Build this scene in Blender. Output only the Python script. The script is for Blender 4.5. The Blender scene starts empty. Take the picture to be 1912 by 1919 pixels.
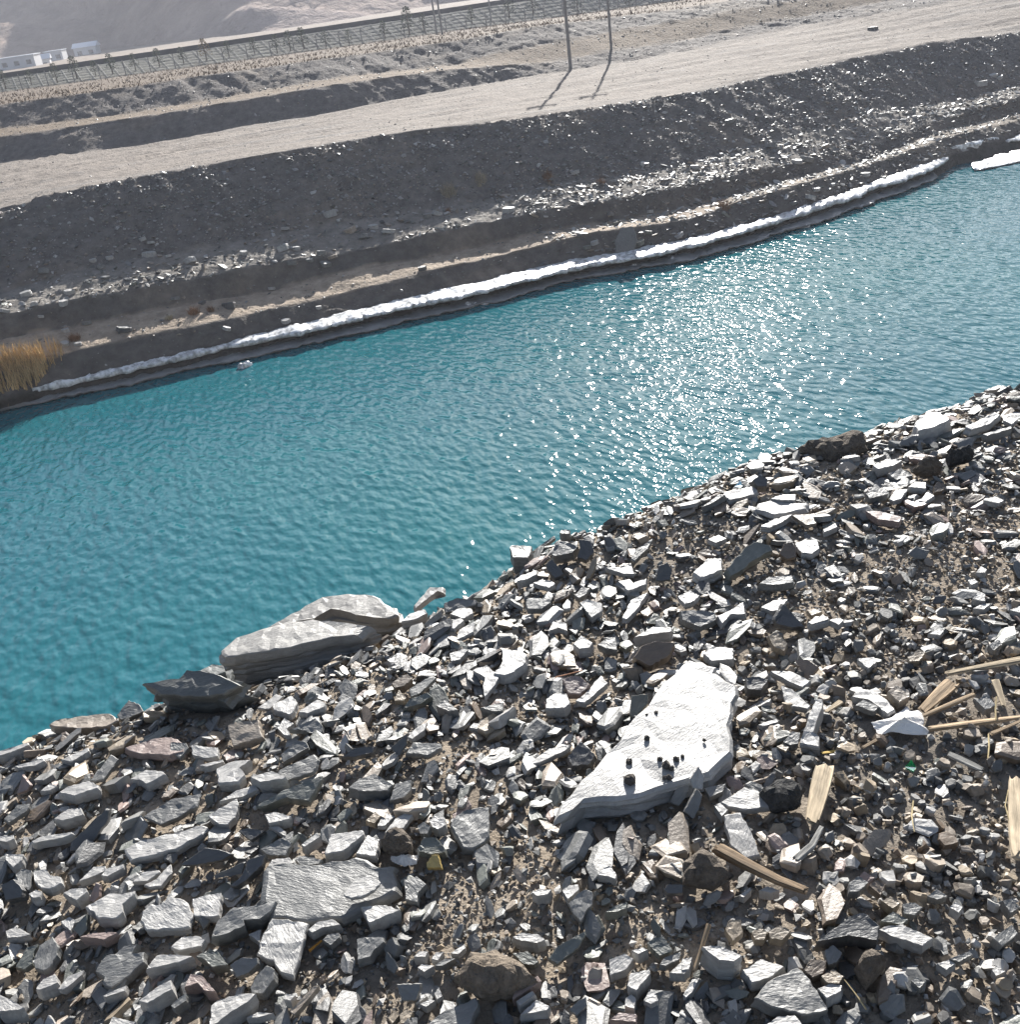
import bpy, math, random
import numpy as np
from mathutils import Vector, Matrix
from mathutils.geometry import delaunay_2d_cdt

random.seed(7)
rng = np.random.default_rng(7)
SC = bpy.context.scene
COL = SC.collection

# ------------------------------------------------------------------ camera, sky, sun, exposure
F = 1918.0                       # focal length in photo pixels (photo 1912 x 1919)
PITCH = math.radians(27.8)       # looking down
ROLL = math.radians(8.2)         # phone held crooked
HEAD = math.radians(22.0)        # view turned from the across-channel axis
H = 13.0                         # eye height above the water
EYE = 1.6                        # eye height above the bank
CX, CY = 956.0, 959.5
cr, sr = math.cos(ROLL), math.sin(ROLL)
cp, sp = math.cos(PITCH), math.sin(PITCH)
ch, sh = math.cos(HEAD), math.sin(HEAD)

fh = Vector((sh, ch, 0)); rt = Vector((ch, -sh, 0)); zz = Vector((0, 0, 1))
look = fh * cp - zz * sp
up0 = fh * sp + zz * cp
Xc = rt * cr - up0 * sr
Yc = rt * sr + up0 * cr
cam_d = bpy.data.cameras.new('camera')
cam = bpy.data.objects.new('camera', cam_d)
COL.objects.link(cam)
M = Matrix.Identity(4)
for i in range(3):
    M[i][0] = Xc[i]; M[i][1] = Yc[i]; M[i][2] = -look[i]
M[2][3] = H
cam.matrix_world = M
cam_d.sensor_fit = 'HORIZONTAL'
cam_d.sensor_width = 36.0
cam_d.lens = 36.0 * F / 1912.0
cam_d.clip_start = 0.05
cam_d.clip_end = 30000
SC.camera = cam

SUN_ELEV = math.radians(25.0)
SUN_AZ = math.radians(34.0)      # from +Y towards +X
world = bpy.data.worlds.new('World')
SC.world = world
world.use_nodes = True
wn = world.node_tree.nodes; wl = world.node_tree.links
bg = wn['Background']
sky = wn.new('ShaderNodeTexSky')
sky.sky_type = 'NISHITA'
sky.sun_disc = False
sky.sun_elevation = SUN_ELEV
sky.sun_rotation = SUN_AZ
sky.altitude = 800
sky.air_density = 1.0
sky.dust_density = 1.2
sky.ozone_density = 0.6
wl.new(sky.outputs[0], bg.inputs[0])
bg.inputs[1].default_value = 0.05
sun_d = bpy.data.lights.new('sun', 'SUN')
sun_d.energy = 5.0
sun_d.angle = math.radians(0.53)
sun_d.color = (1.0, 0.965, 0.91)
sun = bpy.data.objects.new('sun', sun_d)
COL.objects.link(sun)
sdir = Vector((math.sin(SUN_AZ) * math.cos(SUN_ELEV), math.cos(SUN_AZ) * math.cos(SUN_ELEV), math.sin(SUN_ELEV)))
sun.rotation_euler = sdir.to_track_quat('Z', 'Y').to_euler()
sun.location = (0, 0, 60)

SC.view_settings.view_transform = 'Standard'
SC.view_settings.look = 'None'
SC.view_settings.gamma = 1.0
SC.view_settings.use_curve_mapping = False
SC.view_settings.exposure = 1.4
SC.cycles.use_denoising = True
SC.cycles.max_bounces = 6
SC.cycles.volume_bounces = 0
SC.cycles.sample_clamp_indirect = 4.0
SC.cycles.sample_clamp_direct = 28.0

# ------------------------------------------------------------------ pixel helpers
def ray(px, py):
    dx, dy = px - CX, py - CY
    x = dx * cr - dy * sr
    y = dx * sr + dy * cr
    down = y * cp + F * sp
    f = F * cp - y * sp
    return np.array([x * ch + f * sh, -x * sh + f * ch, -down])

def hit(px, py, z):
    d = ray(px, py); t = (z - H) / d[2]
    return np.array([d[0] * t, d[1] * t, z])

def project(u, v, z):
    r = u * ch - v * sh; f = u * sh + v * ch; d = H - z
    yy = d * cp - f * sp; zc = f * cp + d * sp
    zc = np.maximum(zc, 1e-3)
    x = r / zc * F; y = yy / zc * F
    return CX + x * cr + y * sr, CY - x * sr + y * cr

# ------------------------------------------------------------------ noise
class VNoise:
    def __init__(self, seed, n=256):
        self.n = n
        self.a = np.random.default_rng(seed).random((n, n))
    def __call__(self, x, y):
        n = self.n
        x = np.asarray(x, float); y = np.asarray(y, float)
        xi = np.floor(x).astype(int); yi = np.floor(y).astype(int)
        fx = x - xi; fy = y - yi
        fx = fx * fx * (3 - 2 * fx); fy = fy * fy * (3 - 2 * fy)
        x0 = xi % n; x1 = (xi + 1) % n; y0 = yi % n; y1 = (yi + 1) % n
        a = self.a
        return (a[x0, y0] * (1 - fx) + a[x1, y0] * fx) * (1 - fy) + (a[x0, y1] * (1 - fx) + a[x1, y1] * fx) * fy
VN = VNoise(3)
def fbm(x, y, o=4, g=0.5):
    s = 0; a = 1; t = 0
    for i in range(o):
        s = s + a * VN(x * 2 ** i + 17.3 * i, y * 2 ** i + 5.1 * i); t += a; a *= g
    return s / t - 0.5

# ------------------------------------------------------------------ mesh helpers
def mesh_np(name, verts, faces, col=None, mat=None, smooth=False):
    """verts (N,3); faces (M,k) all of one size; col (N,3)"""
    verts = np.ascontiguousarray(verts, np.float32); faces = np.ascontiguousarray(faces, np.int32)
    me = bpy.data.meshes.new(name)
    k = faces.shape[1]
    me.vertices.add(len(verts)); me.vertices.foreach_set('co', verts.ravel())
    me.loops.add(faces.size); me.loops.foreach_set('vertex_index', faces.ravel())
    me.polygons.add(len(faces))
    me.polygons.foreach_set('loop_start', np.arange(len(faces), dtype=np.int32) * k)
    try:
        me.polygons.foreach_set('loop_total', np.full(len(faces), k, np.int32))
    except Exception:
        pass
    me.update(calc_edges=True)
    me.polygons.foreach_set('use_smooth', np.full(len(faces), bool(smooth)))
    if col is not None:
        at = me.color_attributes.new('col', 'FLOAT_COLOR', 'POINT')
        c = np.ones((len(verts), 4), np.float32); c[:, :3] = col
        at.data.foreach_set('color', c.ravel())
    if mat: me.materials.append(mat)
    return me

def add(name, me, loc=(0, 0, 0), parent=None):
    o = bpy.data.objects.new(name, me)
    COL.objects.link(o)
    o.location = loc
    if parent: o.parent = parent
    return o

def tag(o, label, cat, group=None):
    o['label'] = label; o['category'] = cat
    if group: o['group'] = group
    return o

def empty(name, loc, label, cat, group=None):
    o = bpy.data.objects.new(name, None); COL.objects.link(o)
    o.location = loc; o.empty_display_size = 0.1
    return tag(o, label, cat, group)

class MB:
    def __init__(self): self.v = []; self.f = []
    def box(self, c, s, R=None):
        n = len(self.v)
        for x in (-.5, .5):
            for y in (-.5, .5):
                for z in (-.5, .5):
                    p = Vector((x * s[0], y * s[1], z * s[2]))
                    if R is not None: p = R @ p
                    self.v.append((p + Vector(c))[:])
        for a in ((0, 1, 3, 2), (4, 6, 7, 5), (0, 4, 5, 1), (2, 3, 7, 6), (0, 2, 6, 4), (1, 5, 7, 3)):
            self.f.append(tuple(n + i for i in a))
        return self
    def tube(self, pts, rad, k=6):
        n = len(self.v); pts = [Vector(p) for p in pts]
        for i, p in enumerate(pts):
            t = (pts[min(i + 1, len(pts) - 1)] - pts[max(i - 1, 0)]).normalized()
            a = t.orthogonal().normalized(); b = t.cross(a)
            r = rad[i] if isinstance(rad, (list, tuple)) else rad
            for j in range(k):
                q = 2 * math.pi * j / k
                self.v.append((p + (a * math.cos(q) + b * math.sin(q)) * r)[:])
        for i in range(len(pts) - 1):
            for j in range(k):
                self.f.append((n + i * k + j, n + i * k + (j + 1) % k, n + (i + 1) * k + (j + 1) % k, n + (i + 1) * k + j))
        self.f.append(tuple(n + j for j in range(k))[::-1]); e = n + (len(pts) - 1) * k
        self.f.append(tuple(e + j for j in range(k)))
        return self
    def obj(self, name, mat, parent=None, loc=(0, 0, 0)):
        me = bpy.data.meshes.new(name); me.from_pydata(self.v, [], self.f); me.update()
        me.materials.append(mat)
        return add(name, me, loc, parent)

# ------------------------------------------------------------------ materials
def newmat(name):
    m = bpy.data.materials.new(name); m.use_nodes = True
    nt = m.node_tree
    return m, nt, nt.nodes['Principled BSDF']

def nd(nt, t, **kw):
    n = nt.nodes.new(t)
    for k, v in kw.items():
        if k.startswith('i_'): n.inputs[k[2:].replace('_', ' ')].default_value = v
        else: setattr(n, k, v)
    return n

def attr_mat(name, rough, spec, scale, var, bump, bscale, stretch=None):
    """colour from the mesh's own 'col' attribute, mottled by noise, with fine relief"""
    m, nt, p = newmat(name); L = nt.links.new
    a = nd(nt, 'ShaderNodeAttribute', attribute_name='col')
    tc = nd(nt, 'ShaderNodeTexCoord')
    mp = nd(nt, 'ShaderNodeMapping')
    if stretch: mp.inputs['Scale'].default_value = stretch
    L(tc.outputs['Object'], mp.inputs[0])
    n1 = nd(nt, 'ShaderNodeTexNoise', i_Scale=scale, i_Detail=6.0, i_Roughness=0.65)
    L(mp.outputs[0], n1.inputs['Vector'])
    mr = nd(nt, 'ShaderNodeMapRange'); mr.inputs['From Min'].default_value = 0.3; mr.inputs['From Max'].default_value = 0.7
    mr.inputs['To Min'].default_value = 1 - var; mr.inputs['To Max'].default_value = 1 + var
    L(n1.outputs[0], mr.inputs[0])
    mx = nd(nt, 'ShaderNodeVectorMath', operation='SCALE')
    L(a.outputs['Color'], mx.inputs[0]); L(mr.outputs[0], mx.inputs['Scale'])
    L(mx.outputs[0], p.inputs['Base Color'])
    n2 = nd(nt, 'ShaderNodeTexNoise', i_Scale=bscale, i_Detail=5.0, i_Roughness=0.6)
    L(mp.outputs[0], n2.inputs['Vector'])
    b = nd(nt, 'ShaderNodeBump'); b.inputs['Strength'].default_value = bump[0]; b.inputs['Distance'].default_value = bump[1]
    L(n2.outputs[0], b.inputs['Height']); L(b.outputs[0], p.inputs['Normal'])
    mr2 = nd(nt, 'ShaderNodeMapRange'); mr2.inputs['To Min'].default_value = rough - 0.08; mr2.inputs['To Max'].default_value = rough + 0.1
    L(n1.outputs[0], mr2.inputs[0]); L(mr2.outputs[0], p.inputs['Roughness'])
    p.inputs['Specular IOR Level'].default_value = spec
    return m

M_STONE = attr_mat('slate', 0.5, 0.8, 55, 0.22, (0.55, 0.004), 120)
M_SLATE = attr_mat('slate_bedded', 0.48, 0.8, 26, 0.2, (0.6, 0.004), 70, (1.0, 3.2, 3.2))
M_CLOD = attr_mat('earth_clod', 0.9, 0.2, 60, 0.35, (1.0, 0.03), 75)
M_GRAVEL = attr_mat('gravel', 0.55, 0.4, 80, 0.25, (0.4, 0.003), 150)
M_SOIL = attr_mat('soil', 0.92, 0.15, 30, 0.3, (1.0, 0.006), 160)
M_BANK = attr_mat('bank_earth', 0.9, 0.2, 2.2, 0.3, (1.0, 0.12), 5.0)
M_FARSTONE = attr_mat('bank_stone', 0.5, 0.5, 12, 0.25, (0.6, 0.02), 30)
M_HILL = attr_mat('hill_rock', 0.95, 0.1, 0.06, 0.3, (1.0, 2.0), 0.15)
M_WOOD = attr_mat('weathered_wood', 0.75, 0.2, 60, 0.5, (0.8, 0.004), 90, (0.12, 1.6, 1.6))
M_PLANT = attr_mat('dry_plant', 0.8, 0.2, 20, 0.25, (0.1, 0.005), 50)

def plain(name, col, rough=0.7, spec=0.3, metal=0.0, var=0.15, scale=8):
    m, nt, p = newmat(name); L = nt.links.new
    tc = nd(nt, 'ShaderNodeTexCoord')
    n1 = nd(nt, 'ShaderNodeTexNoise', i_Scale=float(scale), i_Detail=5.0)
    L(tc.outputs['Object'], n1.inputs['Vector'])
    mr = nd(nt, 'ShaderNodeMapRange'); mr.inputs['To Min'].default_value = 1 - var; mr.inputs['To Max'].default_value = 1 + var
    L(n1.outputs[0], mr.inputs[0])
    v = nd(nt, 'ShaderNodeVectorMath', operation='SCALE'); v.inputs[0].default_value = col
    L(mr.outputs[0], v.inputs['Scale']); L(v.outputs[0], p.inputs['Base Color'])
    p.inputs['Roughness'].default_value = rough; p.inputs['Specular IOR Level'].default_value = spec; p.inputs['Metallic'].default_value = metal
    return m

def water_mat():
    m, nt, p = newmat('turquoise_water'); L = nt.links.new
    p.inputs['Base Color'].default_value = (0.012, 0.165, 0.20, 1)
    p.inputs['Roughness'].default_value = 0.03
    p.inputs['IOR'].default_value = 1.333
    tc = nd(nt, 'ShaderNodeTexCoord')
    def wave(scale, rot, stretch, detail, dist=0.0):
        mp = nd(nt, 'ShaderNodeMapping'); mp.inputs['Rotation'].default_value = (0, 0, rot); mp.inputs['Scale'].default_value = stretch
        L(tc.outputs['Object'], mp.inputs[0])
        n = nd(nt, 'ShaderNodeTexNoise', i_Scale=scale, i_Detail=detail, i_Roughness=0.5)
        n.inputs['Distortion'].default_value = dist
        L(mp.outputs[0], n.inputs['Vector'])
        return n.outputs[0]
    def mul(a, k):
        q = nd(nt, 'ShaderNodeMath', operation='MULTIPLY'); L(a, q.inputs[0]); q.inputs[1].default_value = k; return q.outputs[0]
    def addn(a, b):
        q = nd(nt, 'ShaderNodeMath', operation='ADD'); L(a, q.inputs[0]); L(b, q.inputs[1]); return q.outputs[0]
    def tips(a, lo, k):          # only the crests of a noise: scattered wavelets on calmer water
        q = nd(nt, 'ShaderNodeMapRange'); q.inputs['From Min'].default_value = lo; q.inputs['From Max'].default_value = 0.85
        L(a, q.inputs[0])
        w = nd(nt, 'ShaderNodeMath', operation='POWER'); L(q.outputs[0], w.inputs[0]); w.inputs[1].default_value = 1.6
        return mul(w.outputs[0], k)
    h = mul(wave(0.45, 0.5, (1, 0.45, 1), 1.0), 0.08)
    h = addn(h, mul(wave(2.0, 0.75, (1, 0.5, 1), 0.0), 0.045))
    h = addn(h, mul(wave(4.6, 0.45, (1, 0.5, 1), 0.0), 0.052))
    h = addn(h, mul(wave(10.0, 0.2, (1, 0.6, 1), 0.0), 0.010))
    h = addn(h, tips(wave(3.2, 0.55, (1, 0.5, 1), 0.0), 0.5, 0.02))
    b = nd(nt, 'ShaderNodeBump'); b.inputs['Strength'].default_value = 1.0; b.inputs['Distance'].default_value = 1.0
    L(h, b.inputs['Height']); L(b.outputs[0], p.inputs['Normal'])
    # silt clouds: the water body itself is a little greener in patches
    s = wave(0.06, 0.2, (1, 1, 1), 3.0)
    rp = nd(nt, 'ShaderNodeValToRGB')
    rp.color_ramp.elements[0].position = 0.35; rp.color_ramp.elements[0].color = (0.012, 0.105, 0.135, 1)
    rp.color_ramp.elements[1].position = 0.68; rp.color_ramp.elements[1].color = (0.016, 0.13, 0.148, 1)
    L(s, rp.inputs[0]); L(rp.outputs[0], p.inputs['Base Color'])
    return m
M_WATER = water_mat()

def ice_mat():
    m, nt, p = newmat('shore_ice'); L = nt.links.new
    tc = nd(nt, 'ShaderNodeTexCoord')
    n = nd(nt, 'ShaderNodeTexNoise', i_Scale=5.0, i_Detail=6.0)
    L(tc.outputs['Object'], n.inputs['Vector'])
    rp = nd(nt, 'ShaderNodeValToRGB')
    rp.color_ramp.elements[0].position = 0.36; rp.color_ramp.elements[0].color = (0.30, 0.30, 0.29, 1)
    rp.color_ramp.elements[1].position = 0.6; rp.color_ramp.elements[1].color = (0.82, 0.83, 0.83, 1)
    L(n.outputs[0], rp.inputs[0]); L(rp.outputs[0], p.inputs['Base Color'])
    p.inputs['Roughness'].default_value = 0.35
    b = nd(nt, 'ShaderNodeBump'); b.inputs['Strength'].default_value = 0.7; b.inputs['Distance'].default_value = 0.05
    L(n.outputs[0], b.inputs['Height']); L(b.outputs[0], p.inputs['Normal'])
    return m
M_ICE = ice_mat()
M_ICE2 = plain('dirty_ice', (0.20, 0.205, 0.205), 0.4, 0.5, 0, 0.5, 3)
M_TISSUE = plain('tissue_paper', (0.78, 0.75, 0.71), 0.9, 0.1, 0, 0.05, 60)
M_CONC = plain('pole_concrete', (0.22, 0.21, 0.2), 0.85)
M_INS = plain('insulator_porcelain', (0.35, 0.2, 0.12), 0.3, 0.5)
M_WALLW = plain('whitewashed_wall', (0.55, 0.55, 0.56), 0.8, 0.2, 0, 0.1, 0.4)
M_ROOF = plain('sheet_roof', (0.6, 0.62, 0.66), 0.45, 0.5, 0.0, 0.08, 0.5)
M_WIN = plain('dark_window', (0.05, 0.06, 0.07), 0.2, 0.5)
M_BARR = plain('dark_barrier', (0.06, 0.06, 0.065), 0.85, 0.2)
M_LATT = plain('lattice_concrete', (0.36, 0.35, 0.32), 0.85, 0.2)
M_LEAF = plain('dull_needles', (0.075, 0.095, 0.06), 0.8, 0.2, 0, 0.35, 3)
M_LEAFO = plain('ochre_leaves', (0.20, 0.14, 0.07), 0.8, 0.2, 0, 0.3, 3)
M_BARK = plain('bark', (0.10, 0.08, 0.06), 0.9)
M_WIRE = plain('fence_wire', (0.2, 0.2, 0.2), 0.5, 0.5, 0.6)

# green bottle glass shard
M_GLASS, _nt, _p = newmat('green_glass')
_p.inputs['Base Color'].default_value = (0.03, 0.42, 0.12, 1); _p.inputs['Roughness'].default_value = 0.08
_p.inputs['Transmission Weight'].default_value = 0.6; _p.inputs['IOR'].default_value = 1.5

# ------------------------------------------------------------------ far bank: traced crest and toe lines
W0 = lambda u: 0
LINES = [
 # name, mode, value, pixels   mode z: height above water; w: metres behind the previous line
 ('water', 'z', 0.0, [(0,771),(214,725),(428,678),(640,631),(874,578),(1075,527),(1280,492),(1520,420),(1754,335),(1790,312),(1912,285)]),
 ('ice', 'z', 0.62, [(0,745),(115,715),(335,664),(640,588),(851,539),(1008,501),(1142,477),(1280,451),(1473,400),(1620,348),(1787,288),(1871,264),(1912,250)]),
 ('sandfront', 'w', 1.0, [(0,690),(150,654),(335,614),(640,551),(807,507),(975,471),(1109,437),(1280,412),(1473,352),(1620,312),(1760,262),(1912,224)]),
 ('sandback', 'w', 1.9, [(0,634),(167,607),(335,571),(502,547),(640,508),(790,484),(908,461),(1025,434),(1280,392),(1473,340),(1620,303),(1750,250),(1912,212)]),
 ('stonefront', 'w', 0.75, [(0,591),(134,564),(335,527),(502,494),(640,476),(807,437),(975,404),(1142,374),(1280,350),(1439,316),(1620,281),(1741,231),(1912,180)]),
 ('stoneback', 'w', 2.6, [(0,547),(167,500),(368,467),(640,417),(827,390),(975,360),(1280,307),(1439,261),(1640,208),(1808,187),(1912,161)]),
 ('roadfront', 'w', 4.7, [(0,388),(167,348),(368,315),(640,268),(975,221),(1280,176),(1607,110),(1741,84),(1912,60)]),
 ('roadback', 'z', 5.85, [(0,303),(167,285),(268,268),(640,208),(941,151),(1068,131),(1280,94),(1506,47),(1707,17)]),
 ('Acrest', 'w', 2.4, [(0,258),(234,224),(502,181),(640,157),(841,131),(1042,117),(1142,97),(1280,78),(1400,50)]),
 ('Btoe', 'w', 3.6, [(0,241),(234,214),(640,144),(841,124),(975,90),(1280,37)]),
 ('Bcrest', 'w', 3.6, [(0,197),(167,174),(368,144),(640,107),(841,79),(1008,50),(1280,17)]),
 ('gridtoe', 'w', 62.0, [(0,174),(167,152),(640,89),(841,60),(1280,3)]),
 ('gridtop', 'w', 6.0, [(0,149),(640,55),(827,27),(991,2)]),
]
LV = {}
prev = None
for nm, mode, val, pts in LINES:
    P = []
    for (x, y) in pts:
        if mode == 'z':
            P.append(hit(x, y, val))
        else:
            d = ray(x, y)
            t = 30.0 / d[1]
            for _ in range(25):
                vv = np.interp(d[0] * t, prev[:, 0], prev[:, 1]) + val
                t = vv / d[1]
            P.append(np.array([d[0] * t, d[1] * t, H + d[2] * t]))
    P = np.array(sorted(P, key=lambda q: q[0]))
    LV[nm] = P
    prev = P
def line_at(nm, u):
    P = LV[nm]
    return np.interp(u, P[:, 0], P[:, 1]), np.interp(u, P[:, 0], P[:, 2])

# column positions along the channel: fine where the camera looks, coarse elsewhere
U_FINE0, U_FINE1 = -36.0, 98.0
ucols = np.concatenate([np.linspace(-420, U_FINE0, 40)[:-1], np.arange(U_FINE0, U_FINE1, 0.17), np.linspace(U_FINE1, 600, 50)])
names = [l[0] for l in LINES]
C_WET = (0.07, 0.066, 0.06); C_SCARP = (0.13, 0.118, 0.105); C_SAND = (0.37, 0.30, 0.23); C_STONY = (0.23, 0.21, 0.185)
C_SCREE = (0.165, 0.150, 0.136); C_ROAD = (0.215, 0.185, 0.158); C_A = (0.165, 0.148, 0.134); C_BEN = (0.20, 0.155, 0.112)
C_ORG = (0.14, 0.105, 0.075); C_GRID = (0.17, 0.165, 0.14)
SEG = [  # from line -> to line, rows, colour, displacement amplitude, noise frequency
 ('water', 'ice', 6, C_WET, 0.03, 2.0),
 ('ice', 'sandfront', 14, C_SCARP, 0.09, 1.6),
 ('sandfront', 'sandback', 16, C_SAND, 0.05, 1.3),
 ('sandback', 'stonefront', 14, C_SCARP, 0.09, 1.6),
 ('stonefront', 'stoneback', 22, C_STONY, 0.12, 1.4),
 ('stoneback', 'roadfront', 44, C_SCREE, 0.19, 1.3),
 ('roadfront', 'roadback', 46, C_ROAD, 0.05, 0.8),
 ('roadback', 'Acrest', 18, C_A, 0.12, 0.9),
 ('Acrest', 'Btoe', 10, C_BEN, 0.06, 0.8),
 ('Btoe', 'Bcrest', 18, C_A, 0.14, 0.8),
 ('Bcrest', 'gridtoe', 40, C_ORG, 0.06, 0.5),
 ('gridtoe', 'gridtop', 8, C_GRID, 0.05, 0.5),
]
rowsV = []; rowsZ = []; rowsC = []
wv, wz = line_at('water', ucols)
ones = np.ones_like(ucols)
rowsV.append(wv - 5); rowsZ.append(-2.5 * ones); rowsC.append((C_WET, C_WET, 0.0, 0.02, 1.0))
rowsV.append(wv - 1.2); rowsZ.append(-0.6 * ones); rowsC.append((C_WET, C_WET, 0.0, 0.02, 1.0))
for si, (a, b, n, c, amp, fr) in enumerate(SEG):
    va, za = line_at(a, ucols); vb, zb = line_at(b, ucols)
    if a == 'water': za = za - 0.12
    cn = SEG[si + 1][3] if si + 1 < len(SEG) else c
    cprev = SEG[si - 1][3] if si else c
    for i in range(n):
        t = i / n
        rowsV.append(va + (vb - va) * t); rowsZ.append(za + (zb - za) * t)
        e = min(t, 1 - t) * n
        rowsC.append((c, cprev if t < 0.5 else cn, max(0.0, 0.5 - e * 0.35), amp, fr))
vb, zb = line_at('gridtop', ucols)
rowsV.append(vb); rowsZ.append(zb); rowsC.append((C_GRID, C_GRID, 0, 0.03, 0.5))
rowsV.append(vb + 5); rowsZ.append(zb + 0.02); rowsC.append((C_GRID, C_GRID, 0, 0.03, 0.5))
rowsV.append(vb + 12); rowsZ.append(zb * 0 + 6.0); rowsC.append((C_ORG, C_ORG, 0, 0.03, 0.5))
BV = np.array(rowsV); BZ = np.array(rowsZ)
BU = np.tile(ucols, (len(rowsV), 1))
amp = np.array([r[3] for r in rowsC])[:, None]; fr = np.array([r[4] for r in rowsC])[:, None]
inside = ((BU > U_FINE0) & (BU < U_FINE1)).astype(float)
# crest lines wander, faces are gullied
wob = fbm(BU * 0.35, BV * 0.25, 5, 0.6) * 0.85
BVd = BV + wob * np.minimum(1, amp * 8) * inside
dz = (fbm(BU * fr + 3, BV * fr * 1.4, 5, 0.6) * 2.2 * amp + (VN(BU * 9.1, BV * 9.7) - 0.5) * amp * 0.5)
gully = (np.abs(fbm(BU * 0.9 + BV * 0.35, BV * 0.16 + 9, 3)) * -2.0 + 0.25) * amp * 1.2
isroad0 = np.array([1.0 if r[0] == C_ROAD else 0.0 for r in rowsC])[:, None]
dz = dz + isroad0 * fbm(BU * 0.12 + 5, BV * 1.5, 4) * 0.30
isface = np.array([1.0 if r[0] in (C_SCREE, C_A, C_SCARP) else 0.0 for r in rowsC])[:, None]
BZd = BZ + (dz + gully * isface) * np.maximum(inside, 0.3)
BC = np.zeros(BU.shape + (3,))
mixn = fbm(BU * 0.8, BV * 1.1 + 40, 5, 0.65)
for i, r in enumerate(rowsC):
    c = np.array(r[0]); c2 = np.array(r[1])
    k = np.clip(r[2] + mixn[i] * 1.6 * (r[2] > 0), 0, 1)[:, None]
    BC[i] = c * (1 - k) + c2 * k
BC *= (1 + 0.55 * fbm(BU * 1.7 + 50, BV * 2.1, 5, 0.7))[..., None]
# the sandy bench gives way to stones and dark earth downstream
U1 = hit(1290, 405, 1.7)[0]
issand = np.array([1.0 if r[0] == C_SAND else 0.0 for r in rowsC])[:, None, None]
dn = np.clip((BU - U1) / 9 + fbm(BU * 0.3, BV, 3) * 1.5, 0, 1)[..., None] * issand
BC = BC * (1 - dn) + np.array((0.20, 0.172, 0.142)) * (1 + 0.5 * fbm(BU * 2, BV * 2, 3))[..., None] * dn
# tan dust drifted into pockets of the grey faces, grey grit across the pale road
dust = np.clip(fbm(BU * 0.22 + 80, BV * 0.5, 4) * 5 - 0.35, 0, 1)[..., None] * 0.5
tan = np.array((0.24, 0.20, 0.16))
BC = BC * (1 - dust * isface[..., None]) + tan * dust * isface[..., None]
isroad = np.array([1.0 if r[0] == C_ROAD else 0.0 for r in rowsC])[:, None]
grit = np.clip(fbm(BU * 0.12 + 11, BV * 1.6, 4) * 6 - 0.7, 0, 1)[..., None] * 0.5 * isroad[..., None]
BC = BC * (1 - grit) + np.array((0.2, 0.19, 0.18)) * grit
nr, nc = BU.shape
idx = np.arange(nr * nc).reshape(nr, nc)
q = np.stack([idx[:-1, :-1], idx[:-1, 1:], idx[1:, 1:], idx[1:, :-1]], -1).reshape(-1, 4)
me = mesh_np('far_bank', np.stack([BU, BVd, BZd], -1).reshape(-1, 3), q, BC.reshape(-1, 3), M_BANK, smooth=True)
far_bank = add('far_bank', me); far_bank['kind'] = 'structure'

def bank_z(u, v):
    """height of the far bank at (u, v), vectorised"""
    u = np.atleast_1d(u); v = np.atleast_1d(v); out = np.zeros(len(u))
    ci = np.clip(np.searchsorted(ucols, u), 1, nc - 1)
    for k in range(len(u)):
        c = ci[k]; t = (u[k] - ucols[c - 1]) / (ucols[c] - ucols[c - 1])
        c = c - 1 if t < 0.5 else c
        out[k] = np.interp(v[k], np.maximum.accumulate(BVd[:, c]), BZd[:, c])
    return out

def bank_hit(px, py):
    """point of the far bank under a photo pixel"""
    d = ray(px, py)
    t = np.linspace(36 / d[1], 260 / d[1], 900)
    u = d[0] * t; v = d[1] * t; z = H + d[2] * t
    g = bank_z(u, v)
    s = np.where(z < g)[0]
    k = s[0] if len(s) else len(t) - 1
    return np.array([u[k], v[k], g[k]])

# plain beyond, out to the horizon
gx = np.concatenate([np.linspace(-9000, -700, 14), np.linspace(-600, 1200, 60), np.linspace(1400, 9000, 14)])
gy = np.concatenate([np.linspace(118, 700, 50), np.linspace(760, 9000, 24)])
GX, GY = np.meshgrid(gx, gy)
GZ = 5.7 + fbm(GX * 0.01, GY * 0.01, 4) * 1.2
GC = np.array((0.20, 0.16, 0.125)) * (1 + 0.5 * fbm(GX * 0.02, GY * 0.04, 4))[..., None]
n1, n2 = GX.shape; idx = np.arange(n1 * n2).reshape(n1, n2)
q = np.stack([idx[:-1, :-1], idx[:-1, 1:], idx[1:, 1:], idx[1:, :-1]], -1).reshape(-1, 4)
GZ[GY < 260] -= 1.6
o = add('ground_plain', mesh_np('ground_plain', np.stack([GX, GY, GZ], -1).reshape(-1, 3), q, GC.reshape(-1, 3), M_BANK)); o['kind'] = 'structure'

# bare hills
hx = np.concatenate([np.linspace(-2600, -330, 50), np.linspace(-320, 700, 300), np.linspace(720, 4200, 70)])
hy = np.concatenate([np.linspace(262, 900, 170), np.linspace(912, 1500, 50)])
HX, HY = np.meshgrid(hx, hy)
sk = HX + 0.8 * HY
foot = 388 - 95 * np.clip((HX - 45) / 30, 0, 1) + fbm(HX * 0.02, HX * 0 + 3, 3) * 12
rise = np.clip(HY - foot, 0, None)
rid = 1 - np.abs(2 * VN(sk * 0.0034 + 3.3, HY * 0.0012 + 1.7) - 1)
rid2 = 1 - np.abs(2 * VN(sk * 0.024 + 9.1, HY * 0.005 + 4.2) - 1)
rid3 = 1 - np.abs(2 * VN(sk * 0.085 + 2.1, HY * 0.016 + 7.2) - 1)
m1 = np.clip(rise / 200, 0, 1); m2 = np.clip(rise / 30, 0, 1)
HZ = 3.0 + 0.085 * rise + m1 * (14 * rid + 0.05 * rise * rid) + m2 * (7 * rid2 + 3.2 * rid3) + m1 * 14 * rid2 + fbm(HX * 0.08, HY * 0.08, 5) * 2.5 * m2
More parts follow.
